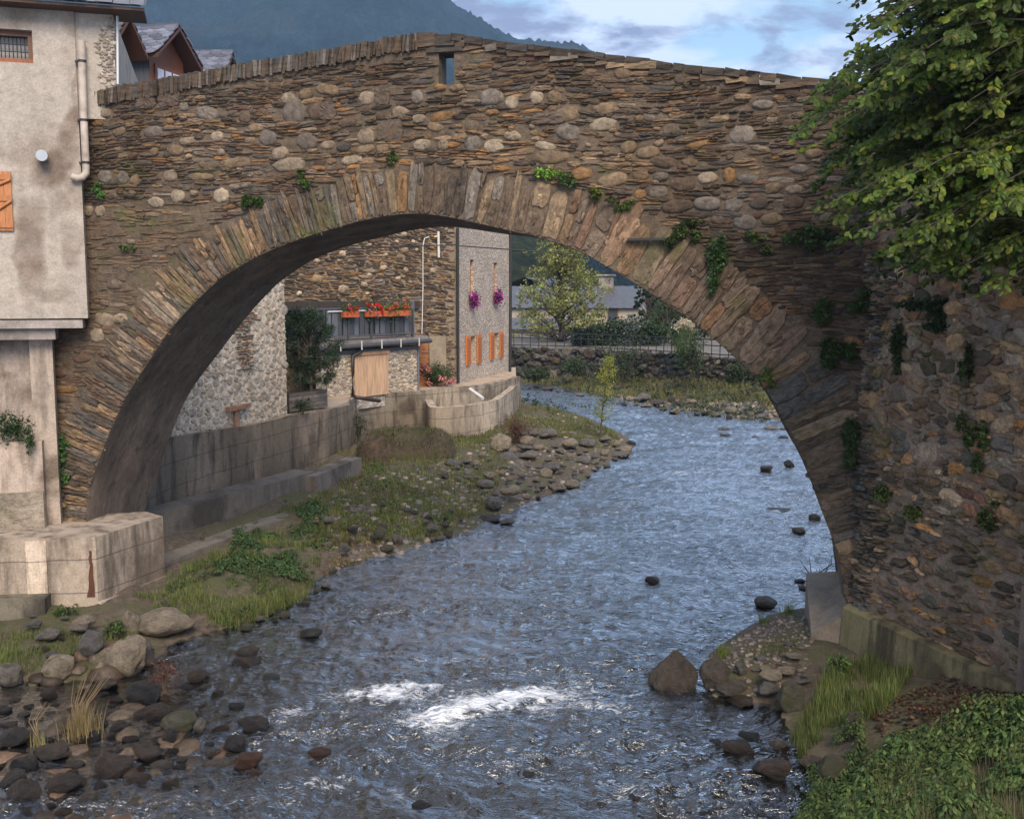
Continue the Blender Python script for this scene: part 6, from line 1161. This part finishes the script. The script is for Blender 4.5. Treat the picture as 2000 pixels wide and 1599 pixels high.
scatter([(40, 1190), (200, 1200), (260, 1260), (150, 1290), (20, 1280)], 14, (16, 46), ['rock', 'rock', 'rock_wet'], 'stone among grass behind the tan boulders', 'stones behind the tan boulders', (.4, .6))
scatter([(0, 1370), (240, 1330), (400, 1340), (520, 1420), (430, 1520), (250, 1560), (100, 1599), (0, 1599)], 85, (24, 84), ['rock_wet', 'rock_wet', 'rock_wet', 'rock_brown', 'rock_wet', 'rock_rust'], 'wet brown stone among many in the shallows at lower left', 'wet stones in the left shallows', (.38, .6), z=-.035)
scatter([(560, 1500), (1200, 1440), (1480, 1500), (1500, 1599), (500, 1599)], 5, (30, 60), ['rock_wet'], 'dark stone just breaking the fast water near the bottom of the photo', 'stones in the fast water', (.2, .3))
# stones under the water: one mass
mb = MB(); bp_ = MB(); n = 900; me = RMESH['rock'][0]; co_ = np.empty(len(me.vertices)*3); 
bm = bmesh.new(); bmesh.ops.create_icosphere(bm, subdivisions=2, radius=1); Vb = np.array([v.co[:] for v in bm.verts]); Fb = np.array([[v.index for v in f.verts] for f in bm.faces]); bm.free()
def pebbles(n, sampler, smin, smax, cols, name, mat, flat=.5, z_off=0.):
    Vs = []; Cs = []; x, y = sampler(n); z = height(x, y)+z_off
    s = smin+(smax-smin)*rr_.uniform(size=n)**2.2; a = rr_.uniform(0, 2*pi, n)
    S3 = np.stack([s, s*rr_.uniform(.6, .9, n), s*flat*rr_.uniform(.6, 1.2, n)], 1)
    V = Vb[None]*S3[:, None]*(1+.10*rr_.normal(size=(n, len(Vb), 1))); X_ = V[..., 0]*np.cos(a)[:, None]-V[..., 1]*np.sin(a)[:, None]; Y_ = V[..., 0]*np.sin(a)[:, None]+V[..., 1]*np.cos(a)[:, None]
    V = np.stack([X_+x[:, None], Y_+y[:, None], V[..., 2]+z[:, None]], -1); cl = np.array(cols)[rr_.integers(len(cols), size=n)]*rr_.uniform(.6, 1.3, (n, 1))
    mb = MB(); mb.add(V.reshape(-1, 3), [(np.arange(n)[:, None, None]*len(Vb)+Fb[None]).reshape(-1, 3)], mat, np.repeat(cl, len(Vb), 0), True); return mb.build(name)
def smp(poly, jit=0):
    poly_ = poly; xs = [p[0] for p in poly]; ys = [p[1] for p in poly]
    def f(n):
        out = []
        while len(out) < n:
            x, y = rr_.uniform(min(xs), max(xs)), rr_.uniform(min(ys), max(ys))
            if in_poly(x, y, poly_): out.append(at_z(x, y, .1)[:2])
        o = np.array(out); return o[:, 0], o[:, 1]
    return f
o = pebbles(1500, smp([(-100, 1340), (420, 1230), (640, 1180), (700, 1330), (700, 1650), (-100, 1650)]), .04, .30, [(.07, .05, .035), (.11, .085, .062), (.055, .045, .038), (.13, .085, .055)], 'riverbed_stones', M['bedstone']); tag(o, 'mass of brown pebbles under the shallow water at lower left', 'pebbles', kind='stuff')
o = pebbles(1500, smp([(600, 1000), (870, 920), (1010, 830), (1100, 815), (1240, 865), (1060, 975), (860, 1062), (640, 1110)]), .03, .13, [(.22, .19, .165), (.16, .145, .135), (.27, .22, .17), (.13, .12, .12)], 'gravel', M['bedstone'], .6); tag(o, 'small gravel filling the bar between the cobbles', 'gravel', kind='stuff')
o = pebbles(500, smp([(1210, 772), (1550, 805), (1550, 825), (1250, 795)]), .05, .22, [(.24, .21, .18), (.18, .16, .15), (.28, .24, .19)], 'shore_gravel', M['bedstone'], .6); tag(o, 'small stones along the far shore', 'gravel', kind='stuff')
o = pebbles(700, smp([(1380, 1360), (1380, 1270), (1560, 1190), (1600, 1260), (1560, 1350)]), .015, .06, [(.20, .165, .14), (.14, .12, .11), (.25, .2, .16)], 'bank_gravel', M['bedstone'], .6); tag(o, 'fine gravel on the earth bank at the foot of the right pier', 'gravel', kind='stuff')

# ------------------------------------------------------------------ grass and ground cover (stuff)
def poly_pts(poly, n, z=.2):
    xs = [p[0] for p in poly]; ys = [p[1] for p in poly]; out = []
    X_ = rr_.uniform(min(xs), max(xs), n*6); Y_ = rr_.uniform(min(ys), max(ys), n*6)
    for x, y in zip(X_, Y_):
        if len(out) >= n: break
        if in_poly(x, y, poly): out.append(at_z(x, y, z)[:2])
    o = np.array(out); zz = height(o[:, 0], o[:, 1]); return np.c_[o, zz]
def grass(poly, n, h, cols, name, label, cat='grass', w_=.012, lean=.5, patch=.0, z=.2, thr=-.1, clus=True):
    P_ = poly_pts(poly, n, z)
    if clus: q = vn(P_[:, 0]*1.4, P_[:, 1]*1.4, 0, int(n) % 97)+.5*vn(P_[:, 0]*4, P_[:, 1]*4, 0, 3); P_ = P_[q > thr]
    P_ = P_[P_[:, 2] > -.04]; cl = np.array(cols)[rr_.integers(len(cols), size=len(P_))]*rr_.uniform(.7, 1.35, (len(P_), 1)); cl *= (1+.35*vn(P_[:, 0]*1.1, P_[:, 1]*1.1, 0, 8))[:, None]
    hh = h*(1+.5*vn(P_[:, 0]*2, P_[:, 1]*2, 0, 6)); V, F, cc = blades(P_-np.array([0, 0, .03]), hh, rr_, cl, w_*P_[:, 1].mean()/15, lean); mb = MB(); mb.add(V, F, M['grass'], cc); o = mb.build(name); return tag(o, label, cat, kind='stuff')
G1 = [(.11, .14, .04), (.15, .165, .045), (.08, .11, .035)]; GD = [(.22, .17, .08), (.17, .13, .06)]
grass([(260, 1180), (330, 1150), (450, 1080), (560, 1010), (640, 1010), (620, 1130), (600, 1180), (430, 1225), (380, 1235), (300, 1195)], 16000, .20, G1, 'grass', 'rough green grass on the left bank below the concrete ledge', thr=-.15)
grass([(520, 1140), (625, 1120), (620, 1165), (560, 1195), (450, 1225), (430, 1190)], 4200, .17, [(.10, .135, .035), (.13, .15, .045), (.16, .15, .06)], 'tall_grass', 'bright tall grass at the water edge of the left bank', thr=-.2)
grass([(600, 1000), (700, 940), (720, 880), (870, 870), (1000, 900), (960, 990), (840, 1045), (620, 1075)], 17000, .17, G1+[(.17, .19, .05)]+GD[:1], 'bar_grass', 'weedy grass covering the middle of the gravel bar', thr=-.75)
grass([(1000, 800), (1090, 800), (1200, 840), (1215, 870), (1140, 880), (1020, 850), (960, 880), (880, 890), (860, 870)], 13000, .15, [(.14, .155, .045), (.11, .12, .04)], 'tip_grass', 'bright short grass on the tip of the bar around the young willow', thr=-.6)
grass([(1035, 745), (1150, 752), (1300, 765), (1480, 780), (1530, 800), (1500, 760), (1300, 735), (1000, 720)], 14000, .28, G1+GD, 'shore_grass', 'mixed weeds on the far shore below the embankment', z=.6, thr=-.5)
grass([(0, 1240), (140, 1240), (260, 1210), (270, 1250), (140, 1310), (0, 1330)], 5500, .14, G1, 'near_grass', 'short grass around the tan boulders', thr=-.4)
grass([(1540, 1420), (1620, 1330), (1720, 1300), (1780, 1360), (1720, 1450), (1600, 1450), (1555, 1450)], 6500, .26, [(.10, .15, .035), (.08, .11, .03), (.15, .155, .05)], 'right_grass', 'bright long grass on the right bank above the olive boulder', thr=-.35)
grass([(1380, 1290), (1450, 1230), (1560, 1195), (1575, 1260), (1500, 1320), (1400, 1330)], 1400, .10, G1+GD, 'path_grass', 'sparse grass on the earth bank by the footing', thr=.1)
grass([(300, 990), (620, 900), (700, 870), (700, 890), (620, 915), (300, 1010)], 2500, .2, G1+GD, 'ledge_grass', 'weeds between ledge and river wall', z=.6)
grass([(600, 1060), (690, 1030), (760, 1050), (700, 1090), (640, 1110)], 2500, .16, GD, 'dry_reeds', 'flattened dry reeds on the left bank', lean=1.6, thr=-.4)
def cover(poly, n, size, cols, name, label, hgt=.3, z=.4, cat='ground cover', thr=-.2):
    P_ = poly_pts(poly, n, z); q = vn(P_[:, 0]*1.2, P_[:, 1]*1.2, 0, 31)+.5*vn(P_[:, 0]*3.3, P_[:, 1]*3.3, 0, 32); P_ = P_[q > thr]; hh = hgt*(.55+.45*vn(P_[:, 0]*1.8, P_[:, 1]*1.8, 0, 33)+.15*vn(P_[:, 0]*5, P_[:, 1]*5, 0, 34))
    mb = MB(); C_ = []; N_2 = []; T_ = []; cl = []
    for k in range(len(P_)):
        nl = rr_.integers(5, 10); b = P_[k]; h_ = max(.05, hh[k])*rr_.uniform(.6, 1.2); base = cols[rr_.integers(len(cols))]; f = rr_.uniform(.7, 1.3)
        for j in range(nl):
            a = rr_.uniform(0, 2*pi); r_ = rr_.uniform(.3, 1)*size*1.2; u = rr_.uniform(.45, 1)
            C_.append(b+np.array([cos(a)*r_, sin(a)*r_, h_*u])); N_2.append((cos(a)*.5+rr_.normal()*.2, sin(a)*.5+rr_.normal()*.2, 1)); T_.append((cos(a), sin(a), -.35)); cl.append(np.array(base)*f*rr_.uniform(.8, 1.2))
    C_ = np.array(C_); V, F, cc = leaves(C_, np.array(N_2), size*rr_.uniform(.6, 1.3, len(C_)), rr_, np.clip(np.array(cl), .004, 1), .55, .3, np.array(T_, float)); mb.add(V, F, M['leaf'], cc)
    V, F, cc = blades(P_, np.maximum(hh, .05), rr_, vary((.06, .08, .03), len(P_), rr_), .008, .2, 2); mb.add(V, F, M['grass'], cc); return tag(mb.build(name), label, cat, kind='stuff')
cover([(1560, 1640), (1640, 1520), (1650, 1440), (1750, 1400), (1870, 1410), (2060, 1400), (2060, 1560), (1900, 1640)], 5200, .075, [(.065, .12, .032), (.095, .16, .04), (.055, .095, .028), (.13, .17, .05)], 'nettles', 'dense nettle bed filling the lower right corner', .42, .9, thr=-.55)
cover([(1540, 1470), (1600, 1420), (1680, 1390), (1700, 1480), (1620, 1540), (1560, 1560)], 900, .05, [(.06, .10, .03), (.08, .11, .03)], 'bank_herbs', 'mixed herbs at the edge of the right bank', .22, .5, thr=-.3)
cover([(1900, 1270), (2050, 1230), (2050, 1330), (1900, 1320)], 700, .07, [(.03, .06, .02), (.04, .075, .025)], 'shade_herbs', 'dark herbs at the foot of the plastered pier', .4, .8, thr=-.8)
cover([(440, 1060), (560, 1000), (640, 1010), (650, 1060), (590, 1085), (600, 1120), (510, 1115), (420, 1140)], 1500, .075, [(.05, .10, .03), (.06, .11, .03)], 'bank_herbs', 'dark leafy herbs below the lowest ledge on the left bank', .24, .3, thr=.05)
cover([(640, 940), (740, 900), (800, 960), (900, 1000), (780, 1030), (660, 1030)], 1100, .06, [(.12, .17, .035), (.09, .14, .03)], 'bar_herbs', 'bright low herbs on the weedy part of the bar', .18, .4, thr=-.05)
cover([(1560, 1640), (1640, 1520), (1700, 1420), (1950, 1400), (2060, 1500), (1800, 1640)], 1500, .045, [(.10, .13, .035), (.12, .12, .05), (.07, .10, .04)], 'small_weeds', 'pale small-leaved weeds mixed into the nettle bed', .5, .9, thr=-.1)
grass([(1540, 1640), (1620, 1520), (1700, 1430), (1900, 1420), (2060, 1560), (1900, 1640)], 3500, .5, [(.12, .14, .05), (.16, .14, .07), (.09, .11, .04)], 'weed_stems', 'thin stems and grass blades standing out of the nettle bed', z=.9, w_=.008)
cover([(400, 1060), (600, 1030), (620, 1130), (560, 1190), (400, 1220), (300, 1190)], 1300, .05, [(.07, .10, .035), (.10, .12, .045), (.05, .08, .03)], 'bank_weeds', 'mixed broad-leaved weeds in the grass of the left bank', .24, .3, thr=.0)
cover([(1000, 770), (1200, 770), (1500, 800), (1500, 750), (1200, 700), (1000, 720)], 1500, .16, [(.05, .075, .03), (.09, .10, .04), (.04, .06, .025)], 'shore_weeds', 'dark weeds crowding the foot of the far embankment', .7, .8, thr=-.3)
# fallen leaves
P_ = poly_pts([(1700, 1340), (1900, 1300), (2060, 1320), (2060, 1420), (1850, 1420), (1720, 1390)], 1800, .8); P2_ = poly_pts([(1780, 1640), (1900, 1560), (2060, 1500), (2060, 1660)], 900, 1.2); P3_ = np.r_[P_, P2_]; n = len(P3_); mb = MB(); V, F, cc = leaf_simple(P3_+np.array([0, 0, .02]), rr_.normal(size=(n, 3))*.35+[0, 0, 1], .07, rr_, np.where(rr_.uniform(size=(n, 1)) < .5, (.05, .025, .02), (.13, .075, .04))*rr_.uniform(.5, 1.4, (n, 1)), .6); mb.add(V, F, M['leaf'], cc); tag(mb.build('leaf_litter'), 'fallen brown leaves on the dark earth under the right wall', 'leaf litter', kind='stuff')
# individual tufts ----------------------------------------------------------------
def tuft(px, py, n, h, col, label, name='grass_tuft', lean=.5, z=None, w_=.008, spread=.06, extra=None):
    p_ = ground_at(px, py) if z is None else at_z(px, py, z); t = thing(name, label, 'grass tuft', p_); mb = MB(); V, F, cc = blades(p_+rr_.normal(size=(n, 3))*np.array([spread, spread, 0]), h, rr_, vary(col, n, rr_), w_, lean, 5); mb.add(V, F, M['grass'], cc); mb.build('blades', t)
    if extra:
        mb = MB(); 
        for q in range(extra[0]): a_ = rr_.normal()*.12; e = p_+np.array([extra[2]+rr_.normal()*.13, rr_.normal()*.1, extra[1]*rr_.uniform(.75, 1.1)]); m_ = p_*.5+e*.5+np.array([-.09, 0, .06]); tube(mb, [p_+rr_.normal(size=3)*np.array([.04, .04, 0]), m_, e], [.006, .0045, .002], M['grass'], 4, (.42, .30, .16))
        mb.build('stalks', t)
tuft(160, 1438, 420, .42, (.30, .23, .11), 'tall straw-coloured grass tuft standing in the left shallows', z=.0, spread=.10, extra=(18, .85, .22))
tuft(75, 1455, 60, .22, (.25, .24, .10), 'thin tuft with a few dry stalks left of the tall straw tuft', z=0., spread=.05, extra=(4, .62, .05))
tuft(1410, 1282, 130, .25, (.16, .20, .04), 'bright sword-leaved tuft on the edge of the right earth bank')
tuft(1540, 1198, 120, .24, (.15, .20, .04), 'bright tuft at the far tip of the right earth bank'); tuft(1490, 1218, 80, .18, (.11, .15, .04), 'small dark tuft left of the far tip of the right earth bank')
tuft(1070, 803, 120, .4, (.10, .13, .05), 'grey-green tuft by the water near the end of the river wall')
shrub(322, 1352, 60, 76, 'reddish_weed', 'dry reddish weed standing right of the pointed boulder', 'plant', (.17, .07, .05), 420, .035, z=0)
shrub(1008, 868, 70, 62, 'shrub', 'russet bramble shrub at the end of the pale concrete bay', 'shrub', (.13, .065, .04), 1500, .06)
shrub(700, 868, 50, 78, 'shrub', 'dark climbing shrub on the river wall joint', 'shrub', (.05, .065, .03), 900, .055)
shrub(225, 1243, 44, 34, 'shrub', 'leafy green herb between the tan boulders', 'plant', (.07, .12, .03), 500, .05)
shrub(1640, 1318, 48, 50, 'shrub', 'pale green herb at the corner of the bridge footing', 'plant', (.10, .16, .04), 600, .05)
shrub(130, 1200, 70, 20, 'shrub', 'low weeds at the foot of the concrete wall', 'plant', (.06, .10, .03), 400, .04)
# overgrown rubble heap against the river wall
hp = ground_at(790, 895); t = thing('rubble_heap', 'overgrown earth and stone heap against the river wall', 'heap', hp); gx, gy = np.meshgrid(np.linspace(-1, 1, 50), np.linspace(-1, 1, 36)); hh = np.clip(1-gx**4-gy**2, -.2, 1)**.6 if False else np.sqrt(np.clip(1-gx**4-gy**2, 0, 1)); mb = MB(); zz = .85*hh*(1+.25*fbm(gx*3, gy*3, 0, 4))-.1; mb.add(np.stack([hp[0]+gx*1.7, hp[1]+.9+gy*1.3+.3*gx, hp[2]+zz], -1).reshape(-1, 3), [grid_faces(36, 50)], M['ground'], (.7, .62, .55), True); mb.build('earth', t)
mb = MB(); n = 2600; u = rr_.uniform(-1, 1, n); v = rr_.uniform(-1, .5, n); z_ = .85*np.sqrt(np.clip(1-u**4-v**2, 0, 1)); P_ = np.stack([hp[0]+u*1.7, hp[1]+.9+v*1.3+.3*u, hp[2]+z_], 1); P_ = P_[(vn(u*4, v*4, 0, 5) > -.1)]; V, F, cc = blades(P_, .16, rr_, vary((.09, .10, .04), len(P_), rr_, .4), .018, .9); mb.add(V, F, M['grass'], cc); mb.build('weeds', t)
# driftwood by the pier
pd = at_z(1600, 1140, .1); t = thing('driftwood', 'tangle of bare driftwood branches caught beside the right pier', 'driftwood', pd); mb = MB()
for k in range(12): a_ = rr_.uniform(-.2, 3.3); ln = rr_.uniform(.4, 1.1); e = pd+np.array([-cos(a_)*ln*.8+.1, rr_.uniform(-.3, .3), abs(sin(a_))*ln*.65]); tube(mb, [pd+rr_.normal(size=3)*.12*np.array([1, 1, .3]), (pd+e)/2+rr_.normal(size=3)*.06, e], [.016, .011, .004], M['bark'], 5)
mb.build('branches', t)
# ------------------------------------------------------------------ air
hz_ = MB(); V = np.array([(x, y, z) for x in (-1500, 2200) for y in (-40, 1800) for z in (-3, 445)]); me_mat = bpy.data.materials.new('haze'); me_mat.use_nodes = True; n_ = me_mat.node_tree; n_.nodes.clear(); o_ = n_.nodes.new('ShaderNodeOutputMaterial'); pv = n_.nodes.new('ShaderNodeVolumePrincipled'); pv.inputs['Density'].default_value = .00026; pv.inputs['Color'].default_value = (.42, .68, 1, 1); pv.inputs['Anisotropy'].default_value = .1; n_.links.new(pv.outputs[0], o_.inputs['Volume'])
hz_.add(V, [BOXF], me_mat); ho = hz_.build('haze'); tag(ho, 'pale blue air between camera and mountain', 'haze', kind='stuff')
